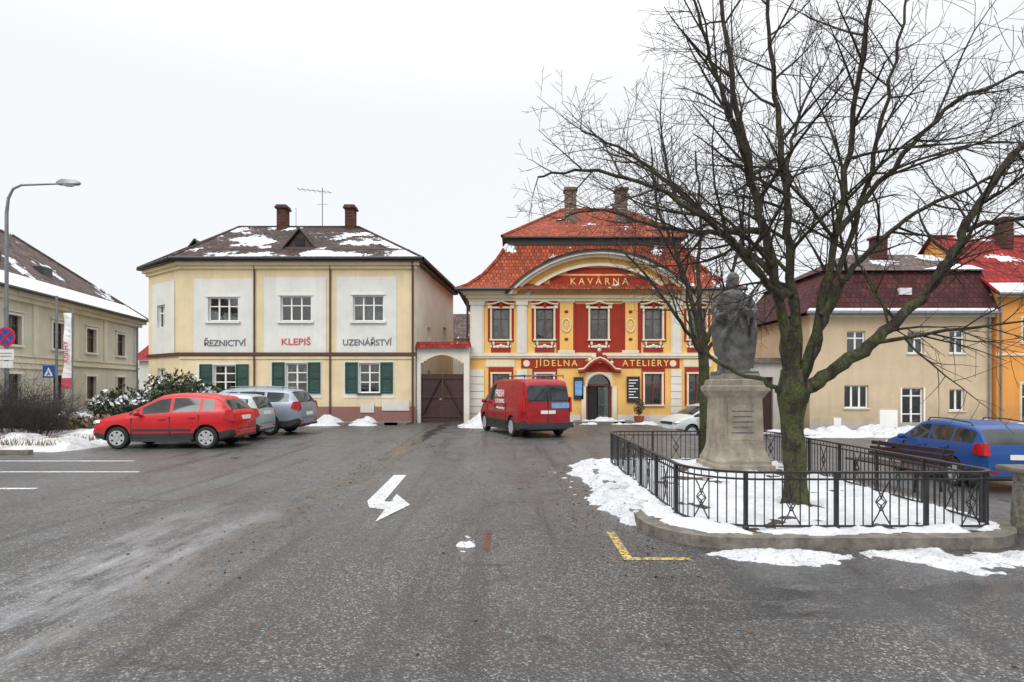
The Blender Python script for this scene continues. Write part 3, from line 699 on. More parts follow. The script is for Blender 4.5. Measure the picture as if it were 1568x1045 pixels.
# ------------------------------------------------------------------ tan house, 30 image pixels per metre at the house front
def tan():
    S=30.; e=empty('tan_town_house',(15.2,30,-.57)); a=lambda p:(p-1240)/S; h=lambda p:(660-p)/S
    w=MB();g=MB();t=MB()
    hs=[(a(1297),a(1325),h(541),h(507)),(a(1390),a(1415),h(541),h(507)),(a(1454),a(1477),h(541),h(506)),(a(1293),a(1330),h(625),h(590)),(a(1454),a(1477),h(629),h(596)),(a(1381),a(1414),h(656),h(594))]
    wall(w,0,a(1518),-.8,h(482),hs,'tan')
    for k,q in enumerate(hs):
        if k<5: window(g,*q,'frame_w',2 if k!=3 else 3,(.68,) if k<3 else (),cur='cur2'); t.box(q[0]-.08,q[1]+.08,-.07,.0,q[2]-.07,q[2],'white_tr')
    q=hs[5]; window(g,*q,'frame_w',2,(.35,.8),cur='cur2'); t.box(q[0]-.08,q[0],-.03,.0,q[2],q[3],'frame_w'); t.box(q[1],q[1]+.08,-.03,0,q[2],q[3],'frame_w')
    t.box(-.05,a(1518)+.02,-.22,0,h(486),h(481),'white_tr'); t.box(-.02,a(1518),-.04,0,-.8,h(647),'grey_pl')
    t.box(a(1345),a(1372),-.14,0,h(655),h(628),'frame_w'); t.box(a(1276),a(1287),-.08,0,h(652),h(640),'frame_w')
    t.tube([(a(1512),-.12,h(480)),(a(1512),-.12,0)],.05,8,'steel')
    w.face([(0,0,-.8),(0,9,-.8),(0,9,h(482)),(0,0,h(482))],'tan'); w.face([(a(1518),0,-.8),(a(1518),9,-.8),(a(1518),9,h(450)),(a(1518),0,h(450))],'tan')
    w.build('walls',e);g.build('windows',e);t.build('trim',e)
    r=MB(); WR=a(1518); z=h(480)
    A=[(-.4,-.45,z),(WR+.1,-.45,z),(WR+.1,9.4,z),(-.4,9.4,z)]; B=[(1.2,.75,z+2.3),(WR+.1,.75,z+2.3),(WR+.1,8.2,z+2.3),(1.2,8.2,z+2.3)]
    r.face([A[0],A[1],B[1],B[0]],'roof_dr'); r.face([A[3],A[0],B[0],B[3]],'roof_dr'); r.face([A[2],A[3],B[3],B[2]],'roof_dr'); r.face([A[1],A[2],B[2],B[1]],'tan')
    B2=[(.95,.5,z+2.3),(WR+.15,.5,z+2.3),(WR+.15,8.4,z+2.3),(.95,8.4,z+2.3)]; g1=(4.4,4.5,z+4.0); g2=(WR+.15,4.5,z+4.0); r.face(B2[::-1],'roof_metal')
    r.face([B2[0],B2[1],g2,g1],'roof_gy'); r.face([B2[3],B2[0],g1],'roof_dr'); r.face([B2[2],B2[3],g1,g2],'roof_dr'); r.face([B2[1],B2[2],g2],'tan')
    r.face([(-.35,-.44,z+.08),(WR,-.44,z+.08),(WR,-.37,z+.22),(-.2,-.37,z+.22)],'snow'); r.tube([(-.4,-.5,z-.03),(WR+.1,-.5,z-.03)],.07,8,'steel')
    r.face([(6.2,.6,z+2.38),(WR+.1,.6,z+2.38),(WR+.1,1.5,z+2.78),(7.4,1.2,z+2.65)],'snow')
    r.box(4.6,5.2,-.02,.5,z+.95,z+1.3,'snow')
    r.box(5.2,5.9,3.0,3.6,z+2.9,z+4.6,'chim_r'); r.box(5.12,5.98,2.92,3.68,z+4.6,z+4.72,'chim_r')
    r.build('roof',e)
    s=empty('gate_annexe',(10.9,31.5,-.5)); m=MB()
    wall(m,0,4.6,-.6,3.5,[(1.6,3.1,-.3,2.7)],'grey_pl'); m.face([(-.1,-.25,3.45),(4.6,-.25,3.45),(4.6,.4,3.75),(-.1,.4,3.75)],'roof_gy'); m.face([(4.6,1.0,3.45),(-.1,1.0,3.45),(-.1,.4,3.75),(4.6,.4,3.75)],'roof_gy'); m.box(1.6,3.1,.2,.28,-.4,2.7,'wood_dk')
    for k in range(12): m.box(1.62+k*.123,1.73+k*.123,.16,.2,-.4,2.6,'wood_dk')
    m.face([(0,0,-.6),(0,4,-.6),(0,4,3.4),(0,0,3.4)],'grey_pl'); m.build('walls_and_gate',s)
tan()
def orange():
    S=30.; e=empty('orange_town_house',(24.62,29.85,-.57)); h=lambda p:(660-p)/S; w=MB();g=MB()
    hs=[(1.3,2.2,h(525),h(488)),(3.7,4.6,h(525),h(488)),(1.25,2.3,h(650),h(588)),(3.7,4.6,h(625),h(588))]
    wall(w,0,9,-.8,h(452),hs,'orange')
    for q in hs: window(g,*q,'frame_w',2,(.68,),cur='cur2'); surround(w,*q,.1,'trim')
    w.box(-.05,9,-.06,0,h(545),h(541),'trim'); w.box(-.05,9,-.25,0,h(456),h(450),'trim'); w.box(-.01,9,-.04,0,-.8,h(645),'grey_pl')
    w.face([(0,0,-.8),(0,0,h(452)),(0,9,h(452)),(0,9,-.8)],'orange'); w.face([(0,0,h(452)),(0,4.5,h(362)+1.05),(0,9,h(452))],'orange')
    w.tube([(.12,-.12,h(452)),(.12,-.12,0)],.05,8,'steel')
    w.build('walls',e); g.build('windows',e)
    r=MB(); z=h(452); zt=z+4.1
    r.face([(-.25,-.45,z),(9,-.45,z),(9,4.5,zt),(-.25,4.5,zt)],'roof_rd'); r.face([(9,9.4,z),(-.25,9.4,z),(-.25,4.5,zt),(9,4.5,zt)],'roof_rd')
    r.tube([(-.25,-.45,z),(-.25,4.5,zt)],.07,6,'roof_rd'); r.tube([(-.25,4.5,zt),(9,4.5,zt)],.1,6,'roof_rd'); r.tube([(-.3,-.5,z-.03),(9,-.5,z-.03)],.07,8,'steel')
    r.face([(-.2,-.43,z+.06),(9,-.43,z+.06),(9,.35,z+.72),(-.2,.25,z+.64)],'snow')
    r.box(3,3.6,3.2,3.8,zt-1.5,zt+.8,'chim_r'); r.build('roof',e)
orange()
# ------------------------------------------------------------------ left long house
def lefth():
    ang=math.atan2(1,-.18); e=empty('long_town_house',(-19.52,12,0),ang); w=MB();g=MB();t=MB(); L=26.4
    xs=[1.0,4.2,7.5,10.8,14.2,17.6,20.7,24.1]
    hs=[(x-.5,x+.5,3.55,4.85) for x in xs]+[(x-.5,x+.5,1.0,2.25) for x in xs if x!=10.8]
    wall(w,0,L,-.3,6.0,hs,'beige')
    for k,q in enumerate(hs): window(g,*q,'frame_b',2,(.66,),cur='cur2'); surround(t,*q,.12,'white_tr',pr=.05)
    for k,q in enumerate(hs[:8]): t.box(q[0]-.2,q[1]+.2,-.12,0,q[3]+.14,q[3]+.22,'beige_tr')
    t.box(-.05,L+.1,-.1,0,2.75,2.9,'beige_tr'); t.box(-.05,L+.1,-.06,0,3.05,3.12,'beige_tr'); t.box(-.05,L+.2,-.2,0,5.5,5.7,'beige_tr'); t.box(-.05,L+.35,-.4,0,5.7,5.95,'beige_tr'); t.box(-.05,L+.05,-.05,0,-.3,.6,'grey_pl')
    for x in xs[:-1]: t.box(x+1.35,x+1.75,-.05,0,3.13,5.5,'beige_tr')
    t.box(11.5,18,-.06,-.0,2.5,2.74,'beige_tr'); t.tube([(L-.4,-.15,5.9),(L-.4,-.15,0)],.06,8,'steel')
    w.face([(L,0,-.3),(L,9,-.3),(L,9,6),(L,0,6)],'beige'); w.face([(L,9,-.3),(0,9,-.3),(0,9,6),(L,9,6)],'beige')
    w.build('walls',e);g.build('windows',e);t.build('trim',e)
    r=MB(); A=(-1,-.55,5.95);B=(L+.5,-.55,5.95);Cc=(L+.5,9.6,5.95);D=(-1,9.6,5.95);g1=(-1,4.5,10.1);g2=(L-4.6,4.5,10.1)
    r.face([A,B,g2,g1],'roof_gy'); r.face([B,Cc,g2],'roof_gy'); r.face([Cc,D,g1,g2],'roof_gy')
    r.tube([(-1,-.6,5.93),(L+.5,-.6,5.93)],.08,8,'roof_metal'); r.tube([g1,g2],.1,6,'roof_gy'); r.tube([B,g2],.1,6,'roof_gy')
    r.face([(-1,-.5,6.04),(L+.2,-.5,6.04),(L-.1,.45,6.83),(-1,.45,6.83)],'snow')
    for x in (15,19): r.box(x-.4,x+.4,1.2,2.0,7.2,7.85,'roof_metal')
    r.build('roof',e)
    text('KNIHOVNA',.3,'green_sh',(12.6,-.08,2.62),e,rot=(math.pi/2,0,0))
lefth()
b=MB(); b.box(-33,-24,52,58,0,4,'white_tr'); b.face([(-33.5,51.5,4),(-23.5,51.5,4),(-23.5,55,6),(-33.5,55,6)],'roof_rd'); b.box(-27.5,-25.5,51.9,52,0,2.3,'red_pl'); b.build('distant_shed')
tl=MB(); 
for k in range(2600):
    x=-130+R()*270; y=85+R()*20; hgt=4+3*nz(x,0,.06)+R()*1.5
    a_=Vector((x,y,0)); tl.face([a_,a_+Vector((.25,0,0)),a_+Vector(((R()-.5)*2.5,0,hgt))],'twig')
tl.build('distant_trees',uv=False)

# ------------------------------------------------------------------ cars
def interp(tab,x):
    if x<=tab[0][0]: return tab[0][1]
    for (a,b),(c,d) in zip(tab,tab[1:]):
        if x<=c: return b+(d-b)*(x-a)/(c-a)
    return tab[-1][1]
def car(name,P,pm,loc,head):
    import bmesh
    e=empty(name,loc,head); L,W=P['L'],P['W']; top=P['top']; hl=L/2
    wins=P['wind']; rear=P['rear']; cab=P['cab']; pil=P['pillars']; R_=P.get('wr',.31)
    def zt(x): return sum(interp(top,min(max(x+d,-hl),hl)) for d in (-.04,-.02,0,.02,.04))/5
    xs=set(frange(-hl,hl,.06))|{a for a,b in top}|{wins[0],wins[1],rear[0],rear[1],cab[0],cab[1]}
    for a in pil: xs|={a-.045,a+.045}
    xs|={-hl+.015,-hl+.03,hl-.015,hl-.03}
    xs=sorted(x for x in xs if -hl<=x<=hl); xs=[x for i,x in enumerate(xs) if i==0 or x-xs[i-1]>.008]
    tum=P.get('tum',.34); belt=P['belt']
    rows=[]
    for x in xs:
        z1=zt(x); zb=.2+.12*ss(hl-.5,hl,abs(x))
        d=max(0,(abs(x)-(hl-.7))/.7); hw=W/2*(1-.13*d**2.2-.07*ss(hl-.1,hl,abs(x)))
        bl=min(interp(belt,x),z1-.03); gap=z1-bl; k=min(1,gap/.3)
        pts=[(0,zb),(hw*.88,zb),(hw*.965,zb+.06)]
        for f,wf in ((.25,.985),(.46,.993),(.60,1.003),(.82,.985),(1.0,.95)): pts.append((hw*wf,zb+.06+(bl-zb-.06)*f))
        ze=z1-.055*k-.008; yb=hw*.945
        for f in (.1,.5,.88,1.0): zz=bl+(ze-bl)*f; pts.append((yb-tum*(zz-bl)-.02*(1-k)*f,zz))
        ye=pts[-1][0]
        pts+= [(ye-.045,ze+.035*k+.004),(ye*.8,z1-.002),(ye*.45,z1+.012),(0,z1+.018)]
        rows.append(pts)
    n=len(rows[0]); v=[];f=[];mi=[]
    ring=[[ (xs[i],-p[0],p[1]) for p in rows[i]]+[(xs[i],p[0],p[1]) for p in rows[i][-2:0:-1]] for i in range(len(xs))]
    m=len(ring[0])
    for r in ring: v+=r
    for i in range(len(xs)-1):
        xc=(xs[i]+xs[i+1])/2; gp=zt(xc)-interp(belt,xc)
        for j in range(m):
            j2=(j+1)%m; f.append((i*m+j,(i+1)*m+j,(i+1)*m+j2,i*m+j2))
            jj=j if j<n-1 else m-1-j
            mm=0
            if jj in (8,9) and cab[0]<xc<cab[1] and gp>.05 and not any(abs(xc-a)<.046 for a in pil): mm=1
            if jj in (12,13,14) and gp>.0 and (wins[0]<xc<wins[1] or rear[0]<xc<rear[1]): mm=1
            if jj<=2: mm=2
            mi.append(mm)
    f.append(tuple(range(m-1,-1,-1))[::-1]); mi.append(0); f.append(tuple((len(xs)-1)*m+j for j in range(m))[::-1]); mi.append(0)
    me=bpy.data.meshes.new('body'); me.from_pydata(v,[],f)
    for q in (pm,M['carglass'],M['plastic']): me.materials.append(q)
    me.polygons.foreach_set('material_index',mi)
    bm=bmesh.new(); bm.from_mesh(me); bmesh.ops.recalc_face_normals(bm,faces=bm.faces); bm.to_mesh(me); bm.free()
    body=bpy.data.objects.new('body',me); sc.collection.objects.link(body)
    cut=MB()
    for ax in P['axles']:
        for s in (-1,1):
            y0=s*(W/2-.24); cut.cyl((ax,min(y0,s*(W/2+.2)),R_+.02),R_+.05,.44,'plastic','y',28)
    co=cut.build('cut'); cm=co.data
    bm=bmesh.new(); bm.from_mesh(cm); bmesh.ops.recalc_face_normals(bm,faces=bm.faces); bm.to_mesh(cm); bm.free()
    cm.materials.clear(); 
    for q in (pm,M['carglass'],M['plastic']): cm.materials.append(q)
    cm.polygons.foreach_set('material_index',[2]*len(cm.polygons))
    md=body.modifiers.new('b','BOOLEAN'); md.operation='DIFFERENCE'; md.object=co; md.solver='EXACT'
    dg=bpy.context.evaluated_depsgraph_get(); nm=bpy.data.meshes.new_from_object(body.evaluated_get(dg))
    if len(nm.polygons)>200:
        body.modifiers.clear(); body.data=nm
    else: body.modifiers.clear()
    bpy.data.objects.remove(co)
    me=body.data; me.polygons.foreach_set('use_smooth',[True]*len(me.polygons)); me.set_sharp_from_angle(angle=math.radians(38)); body.parent=e
    for k,ax in enumerate(P['axles']):
        for s in (-1,1):
            w=MB(); y=s*(W/2-.015); prof=[(R_*.62,-.10*0),(R_*.9,0),(R_,-.03),(R_,-.17),(R_*.9,-.2)]
            rings=[[(r*math.cos(2*math.pi*j/28),s*yy,r*math.sin(2*math.pi*j/28)) for j in range(28)] for r,yy in prof]
            w.loft(rings,'rubber',caps=False)
            rings=[[(r*math.cos(2*math.pi*j/28),s*yy,r*math.sin(2*math.pi*j/28)) for j in range(28)] for r,yy in ((R_*.68,.004),(R_*.58,.006),(R_*.56,-.05))]
            w.loft(rings,'rim',caps=False)
            w.cyl((0,s*-.07,0),R_*.6,s*.01,'plastic','y',20)
            w.cyl((0,s*-.05,0),R_*.2,s*.058,'rim','y',14)
            ns=P.get('spokes',7)
            for q in range(ns):
                an=2*math.pi*q/ns; c_,s_=math.cos(an),math.sin(an); w0,w1=.05,.045
                pts=[(.03,-w0),(R_*.6,-w1),(R_*.6,w1),(.03,w0)]
                P3=lambda u,t,yy:(c_*u-s_*t,s*yy,s_*u+c_*t)
                w.loft([[P3(u,t,-.045) for u,t in pts],[P3(u,t,0.0) for u,t in pts]],'rim')
            w.build('wheel',e,loc=(ax,y,R_),smooth=True,sharp=40)
    d=MB()
    for x in P['seams']:
        for s in (-1,1): 
            d.box(x-.007,x+.007,s*W/2*.97,s*W/2*1.006,.36,interp(belt,x)*.93,'plastic')
    for s in (-1,1):
        if P.get('strip',True): d.box(P['axles'][1]+.42,P['axles'][0]-.42,s*W/2*.97,s*(W/2+.012),.5,.55,P.get('stripm','plastic'))
        d.box(P['axles'][1]+.38,P['axles'][0]-.38,s*W/2*.9,s*(W/2+.004),.2,.27,'plastic')
        for x in P['handles']: d.box(x-.09,x+.09,s*W/2*.97,s*(W/2+.02),interp(belt,x)-.14,interp(belt,x)-.11,pm)
        xm=P['mirror']; zm=interp(belt,xm)+.06; d.blob((xm,s*(W/2+.09),zm),(.07,.1,.075),pm,10,6); d.tube([(xm,s*W/2*.93,zm-.04),(xm,s*(W/2+.05),zm-.03)],.025,6,'plastic')
    rz=P['tail']
    for s in (-1,1):
        y1=s*W/2*.965; y0=s*(W/2*.965-rz[2]); 
        xe=-hl-.004
        d.loft([[(xe,y0,rz[0]),(xe,y1*.93,rz[0]),(xe+.1,y1*.985,rz[0]),(xe+rz[3],y1*1.02,rz[0]+.05),(xe+rz[3],y0,rz[0])],
                [(xe+rz[4],y0+s*.02,rz[1]),(xe+rz[4],y1*.9,rz[1]),(xe+rz[4]+.08,y1*.965,rz[1]),(xe+rz[3]*.8,y1*.985,rz[1]-.02),(xe+rz[3]*.8,y0,rz[1])]],'taillight')
        d.box(-hl-.003,-hl+.05,s*W*.27,s*W*.4,.42,.46,'taillight')
        d.blob((hl-.16,s*W*.37,P['hz']),(.17,.16,.075),'headlight',12,8)
        d.blob((hl-.04,s*W*.3,.36),(.05,.08,.05),'headlight',8,6)
    d.box(-hl-.014,-hl+.02,-.26,.26,P['pz'],P['pz']+.11,'plate'); d.box(-hl-.010,-hl+.05,-W*.4,W*.4,.3,.36,'plastic')
    d.box(hl-.03,hl+.012,-.26,.26,.42,.53,'plate'); d.box(hl-.05,hl+.004,-W*.26,W*.26,P['hz']-.06,P['hz']+.03,'plastic'); d.box(hl-.05,hl+.003,-W*.33,W*.33,.27,.37,'plastic')
    d.box(-hl-.008,-hl+.01,-W*.36,W*.36,.535,.545,'plastic')
    if 'rails' in P:
        a_,b_=P['rails']
        for s in (-1,1):
            y=s*(W/2-.02-.34*(P['H']-interp(belt,0))-.03); d.tube([(a_,y,zt(a_)-.02),(a_+.08,y,zt(a_)+.04)]+[(a_+.1+(b_-a_-.2)*k/6,y,zt(a_+.1+(b_-a_-.2)*k/6)+.045) for k in range(7)]+[(b_,y,zt(b_)-.02)],.016,6,P.get('railm','plastic'))
    d.tube([(-hl+.55,0,zt(-hl+.55)),(-hl+.35,0,zt(-hl+.55)+.2)],.006,4,'plastic')
    d.build('fittings',e)
    return e
hatch=dict(L=3.86,W=1.66,H=1.5,top=[(-1.93,.72),(-1.90,.95),(-1.58,1.31),(-1.40,1.42),(-.7,1.50),(-.15,1.495),(.12,1.45),(.94,1.0),(1.15,.96),(1.62,.85),(1.84,.71),(1.93,.52)],
  belt=[(-1.93,1.02),(-1.4,1.01),(0,.93),(1.0,.89),(1.93,.7)],wind=(.16,.92),rear=(-1.88,-1.56),cab=(-1.36,.90),pillars=[-1.02,-.22,.60],axles=(1.20,-1.18),wr=.30,seams=[-.98,-.2,.82],handles=[-.8,.0],mirror=.62,
  tail=(.76,1.06,.16,.30,.12),hz=.72,pz=.78,spokes=6)
small=dict(hatch,L=3.7,H=1.48,axles=(1.12,-1.12),top=[(-1.85,.72),(-1.81,.98),(-1.6,1.36),(-1.42,1.43),(-.6,1.47),(.1,1.45),(.36,1.38),(1.05,1.0),(1.2,.96),(1.6,.84),(1.78,.70),(1.85,.52)],belt=[(-2,1.0),(-1.5,.99),(0,.93),(1.2,.90),(2,.7)],wind=(.4,1.03),rear=(-1.8,-1.58),cab=(-1.5,1.0),pillars=[-.95,-.1,.68],seams=[-.95,-.1,.85],handles=[-.75,.1],mirror=.72,tail=(.78,1.02,.16,.28,.08),hz=.70,pz=.80)
wagon=dict(L=4.7,W=1.76,H=1.5,top=[(-2.35,.75),(-2.32,1.0),(-2.02,1.36),(-1.85,1.43),(-.6,1.49),(.2,1.47),(.5,1.42),(1.3,1.0),(1.5,.97),(2.0,.86),(2.25,.72),(2.35,.52)],
  belt=[(-2.35,1.02),(-1.5,1.0),(0,.95),(1.3,.92),(2.35,.7)],wind=(.54,1.28),rear=(-2.3,-2.0),cab=(-1.95,1.25),pillars=[-1.1,-.1,.85],axles=(1.42,-1.28),wr=.32,seams=[-1.05,-.08,1.0],handles=[-.8,.2],mirror=.9,
  tail=(.80,1.06,.2,.3,.05),hz=.72,pz=.62,rails=(-1.7,.3),railm='steel',spokes=8)
wagon2=dict(wagon,L=4.3,W=1.72,top=[(-2.15,.72),(-2.12,1.0),(-1.86,1.35),(-1.7,1.42),(-.6,1.49),(.15,1.47),(.42,1.42),(1.15,1.0),(1.35,.97),(1.85,.84),(2.08,.70),(2.15,.52)],wind=(.46,1.12),rear=(-2.1,-1.84),cab=(-1.8,1.1),pillars=[-1.05,-.12,.78],axles=(1.28,-1.2),seams=[-1.0,-.1,.92],mirror=.82,rails=(-1.55,.2),railm='plastic',pz=.72,strip=False)
van=dict(L=4.9,W=1.88,H=1.96,top=[(-2.45,.8),(-2.43,1.2),(-2.33,1.80),(-2.22,1.90),(-1.5,1.95),(.4,1.95),(.95,1.88),(1.72,1.22),(1.85,1.14),(2.25,.98),(2.4,.8),(2.45,.55)],
  belt=[(-2.45,1.2),(-1.5,1.2),(1,1.12),(1.8,1.05),(2.45,.8)],wind=(1.0,1.7),rear=(-2.42,-2.335),cab=(.35,1.68),pillars=[1.25],axles=(1.6,-1.4),wr=.33,seams=[-.9,.3,1.2],handles=[.55,-.7],mirror=1.35,
  tail=(.85,1.35,.13,.14,.02),hz=.85,pz=.80,strip=True,tum=.17,spokes=7)
car('red_hatchback_car',hatch,paint('paint_red',C(186,6,18)),(-9.52,16.75,0),math.radians(181.5))
car('silver_hatchback_car',small,paint('paint_silver',C(165,175,178),.3,.3),(-9.75,18.95,0),math.radians(182))
e_=car('grey_station_wagon',wagon,paint('paint_grey',C(140,149,162),.3,.3),(-9.65,21.35,0),math.radians(176)); e_.scale=(1,1,1.11)
car('white_hatchback_car',small,paint('paint_white',C(190,195,194),.3,.1),(8.3,25.4,gz(8.3,25.4)),math.radians(196))
car('blue_station_wagon',wagon2,paint('paint_blue',C(6,66,132),.3,.0),(11.2,14.7,-.60),math.radians(83))
v_=car('red_delivery_van',van,paint('paint_dkred',C(150,10,26)),(.35,21.55,0),math.radians(110))
text('FRESH',.34,'letter_w',(-.35,.965,1.45),v_,rot=(math.pi/2,0,math.pi),ext=.003); text('CATERING',.2,'letter_w',(-.35,.965,1.18),v_,rot=(math.pi/2,0,math.pi),ext=.003)
text('www.catering.cz',.13,'letter_w',(-.4,.965,.95),v_,rot=(math.pi/2,0,math.pi),ext=.003)
b=MB(); 
for s in (-1,1): b.face([(-2.452,s*.12,1.25),(-2.452,s*.72,1.25),(-2.385,s*.68,1.66),(-2.385,s*.12,1.66)],'carglass')
b.box(-2.47,-2.44,-.008,.008,.5,1.75,'plastic')
b.box(-2.466,-2.44,-.75,-.12,.98,1.16,'blue_post')
b.box(-2.46,-2.2,-.92,.92,.33,.5,'plastic')
for s in (-.7,.7): b.tube([(-2.1,s,1.97),(-2.1,s,2.06),(.6,s,2.06),(.6,s,1.97)],.018,6,'plastic')
for x in (-2.0,-.8,.5): b.tube([(x,-.72,2.07),(x,.72,2.07)],.018,6,'steel')
b.build('rear_doors_and_roof_rack',v_)

# ------------------------------------------------------------------ fenced island
def rrect(x0,x1,y0,y1,r,n=10,rs=None):
    rs=rs or (r,r,r,r); o=[]
    for (cx,cy,a0,rr) in ((x0+rs[0],y0+rs[0],180,rs[0]),(x1-rs[1],y0+rs[1],270,rs[1]),(x1-rs[2],y1-rs[2],0,rs[2]),(x0+rs[3],y1-rs[3],90,rs[3])):
        for k in range(n+1):
            a=math.radians(a0+90*k/n); o.append((cx+rr*math.cos(a),cy+rr*math.sin(a)))
    return o
IS=(1.52,5.75,6.12,12.9)
outer=rrect(*IS,.9,12); inner=rrect(IS[0]+.2,IS[1]-.2,IS[2]+.2,IS[3]-.2,.72,12)
kb=MB(); n=len(outer)
for i in range(n):
    j=(i+1)%n; A,B,Cc,D=outer[i],outer[j],inner[j],inner[i]
    kb.face([(A[0],A[1],.12),(B[0],B[1],.12),(Cc[0],Cc[1],.125),(D[0],D[1],.125)],'kerb'); kb.face([(A[0],A[1],-.6),(B[0],B[1],-.6),(B[0],B[1],.12),(A[0],A[1],.12)],'kerb')
kb.build('stone_kerb')
TR=(3.82,7.9); PD=(4.27,11.3)
def inside(x,y,m):
    x0,x1,y0,y1=IS[0]+m,IS[1]-m,IS[2]+m,IS[3]-m; r=.9-m*.5
    dx=max(x0+r-x,x-(x1-r),0); dy=max(y0+r-y,y-(y1-r),0); return r-math.hypot(dx,dy)
def hs_(x,y):
    d=inside(x,y,.12+.07*nz(x,y,2.5,6)); 
    if d<=0: return -.05
    tr=math.hypot(x-TR[0],y-TR[1]+.1)
    h=.12+.04*ss(0,.25,d)+.05*nz(x,y,2.2)+.025*nz(x,y,7,3)
    h-=.10*(1-ss(.18,.36+.08*nz(x,y,3,5),tr))
    h-=.14*max(0,nz(x,y,1.1,9)-.2)
    return h
snow('island_snow',IS[0],IS[1],IS[2],IS[3],.045,hs_,'snow',base=lambda x,y:0)
flat_=MB(); flat_.face([(x,y,.112) for x,y in inner],mat('soil',(.07,.05,.035,1),.95,.4,5)); flat_.build('island_soil')
def kl(x,y):
    d=inside(x,y,0); n1=nz(x,y,1.3,2); m=ss(7.1,7.9,y+.35*n1)*(1-ss(12.6,13.3,y))
    if d>.34: return -.05
    return (.165*ss(-.40+.30*n1,.02,d))*m-.02+(.04*nz(x,y,5,5)-.07*max(0,nz(x,y,3,8)-.05))*m
snow('kerbside_snow',.8,2.1,6.6,13.4,.03,kl,'snow_k',base=lambda x,y:0)
snow('kerbside_snow',1.4,9.2,4.7,6.3,.03,lambda x,y: -.038+ .095*bx(y,5.35-.45*nz(x,0,.8),6.35,.5)*ss(1.4,2.6,x)*(.75+1.0*nz(x,y,1.6,2))+.025*nz(x,y,7,1)*bx(y,5.0,6.4,.4),'snow_k')
snow('kerbside_snow',5.8,9.8,5.2,7.6,.04,lambda x,y:-.05+.2*bx(x,5.8,9.8,.5)*bx(y,5.35,7.4,.6)*(.6+nz(x,y,1.2,5)),'snow_k')

def railing():
    e=empty('iron_railing',(0,0,0)); m=MB()
    path=rrect(2.02,5.42,6.48,12.4,.7,8,(.75,.32,.4,.4)); path.append(path[0])
    seg=[0]
    for p,q in zip(path,path[1:]): seg.append(seg[-1]+math.dist(p,q))
    T=seg[-1]
    def at(s):
        s=s%T
        for i in range(len(seg)-1):
            if s<=seg[i+1]:
                t=(s-seg[i])/max(seg[i+1]-seg[i],1e-6); a,b=path[i],path[i+1]; return (a[0]+(b[0]-a[0])*t,a[1]+(b[1]-a[1])*t)
        return path[-1]
    zb,zt_=.15,.74
    def rail(z,w,h_):
        N=int(T/.08); pts=[at(T*i/N) for i in range(N)]
        rr=[]
        for i in range(N):
            a,b=pts[i-1],pts[(i+1)%N]; d=Vector((b[0]-a[0],b[1]-a[1])).normalized(); nn=(-d.y*w/2,d.x*w/2); p=pts[i]
            rr.append([(p[0]+nn[0],p[1]+nn[1],z),(p[0]-nn[0],p[1]-nn[1],z),(p[0]-nn[0],p[1]-nn[1],z+h_),(p[0]+nn[0],p[1]+nn[1],z+h_)])
        rr.append(rr[0]); m.loft(rr,'iron',caps=False)
    rail(zt_,.05,.022); rail(zt_-.075,.02,.02); rail(zb+.0,.022,.02)
    nb=int(T/.098); nb-=nb%10
    for i in range(nb):
        s=T*i/nb; p=at(s); q=at(s+.01); d=Vector((q[0]-p[0],q[1]-p[1])).normalized(); k=i%10
        P_=lambda u,z:(p[0]+d.x*u,p[1]+d.y*u,z)
        if k==0:
            m.box(p[0]-.02,p[0]+.02,p[1]-.02,p[1]+.02,.08,zt_,'iron'); m.blob((p[0],p[1],.14),(.04,.04,.03),'iron',8,5)
        else:
            if k!=5: m.tube([P_(0,zb+.01),P_(0,zt_-.065)],.0075,5,'iron')
            m.tube([P_(0,zt_-.06),P_(0,zt_)],.0065,4,'iron')
        if k==5:
            zc=(zb+zt_)/2-.02
            m.tube([P_(-.098,zb+.03),P_(-.03,zc-.13),P_(.0,zc-.04),P_(.045,zc),P_(0,zc+.04),P_(-.03,zc+.13),P_(-.098,zt_-.08)],.0078,5,'iron')
            m.tube([P_(.098,zb+.03),P_(.03,zc-.13),P_(.0,zc-.04),P_(-.045,zc),P_(0,zc+.04),P_(.03,zc+.13),P_(.098,zt_-.08)],.0078,5,'iron')
            m.tube([P_(0,zc-.1),P_(.06,zc),P_(0,zc+.1),P_(-.06,zc),P_(0,zc-.1)],.0078,5,'iron')
    m.build('rails_and_bars',e,uv=False)
railing()

def bench(loc,rz):
    e=empty('park_bench',loc,rz); b=MB()
    for k in range(4): b.box(-.9,.9,-.25+k*.12,-.15+k*.12,.36,.39,'wood_dk')
    for k in range(3): b.box(-.9,.9,.25+k*.03,.28+k*.03,.44+k*.10,.51+k*.10,'wood_dk')
    for x in (-.7,.7):
        b.tube([(x,-.22,0),(x,-.2,.36),(x,.2,.36),(x,.33,.72)],.02,6,'iron'); b.tube([(x,.2,.36),(x,.28,0)],.02,6,'iron')
    b.build('seat_and_frame',e)
bench((6.75,10.4,gz(6.75,10.4)),math.radians(-82))

def granite_block():
    m=MB(); rings=[]
    for k in range(9):
        z=-.1+.80*k/8; rings.append([(6.36+ (.50+.03*nz(a,z,1.3))*math.copysign(abs(math.cos(a))**.35,math.cos(a)),6.55+(.46+.03*nz(z,a,2))*math.copysign(abs(math.sin(a))**.35,math.sin(a)),z) for a in [2*math.pi*j/28 for j in range(28)]])
    m.loft(rings,'granite'); m.build('granite_block',smooth=True)
    m=MB(); m.loft([[(x,y,z) for x,y in ((5.80,6.03),(6.92,6.03),(6.92,7.07),(5.80,7.07))] for z in (.70,.765)],'kerb'); m.build('granite_slab',bevel=.02)
granite_block()

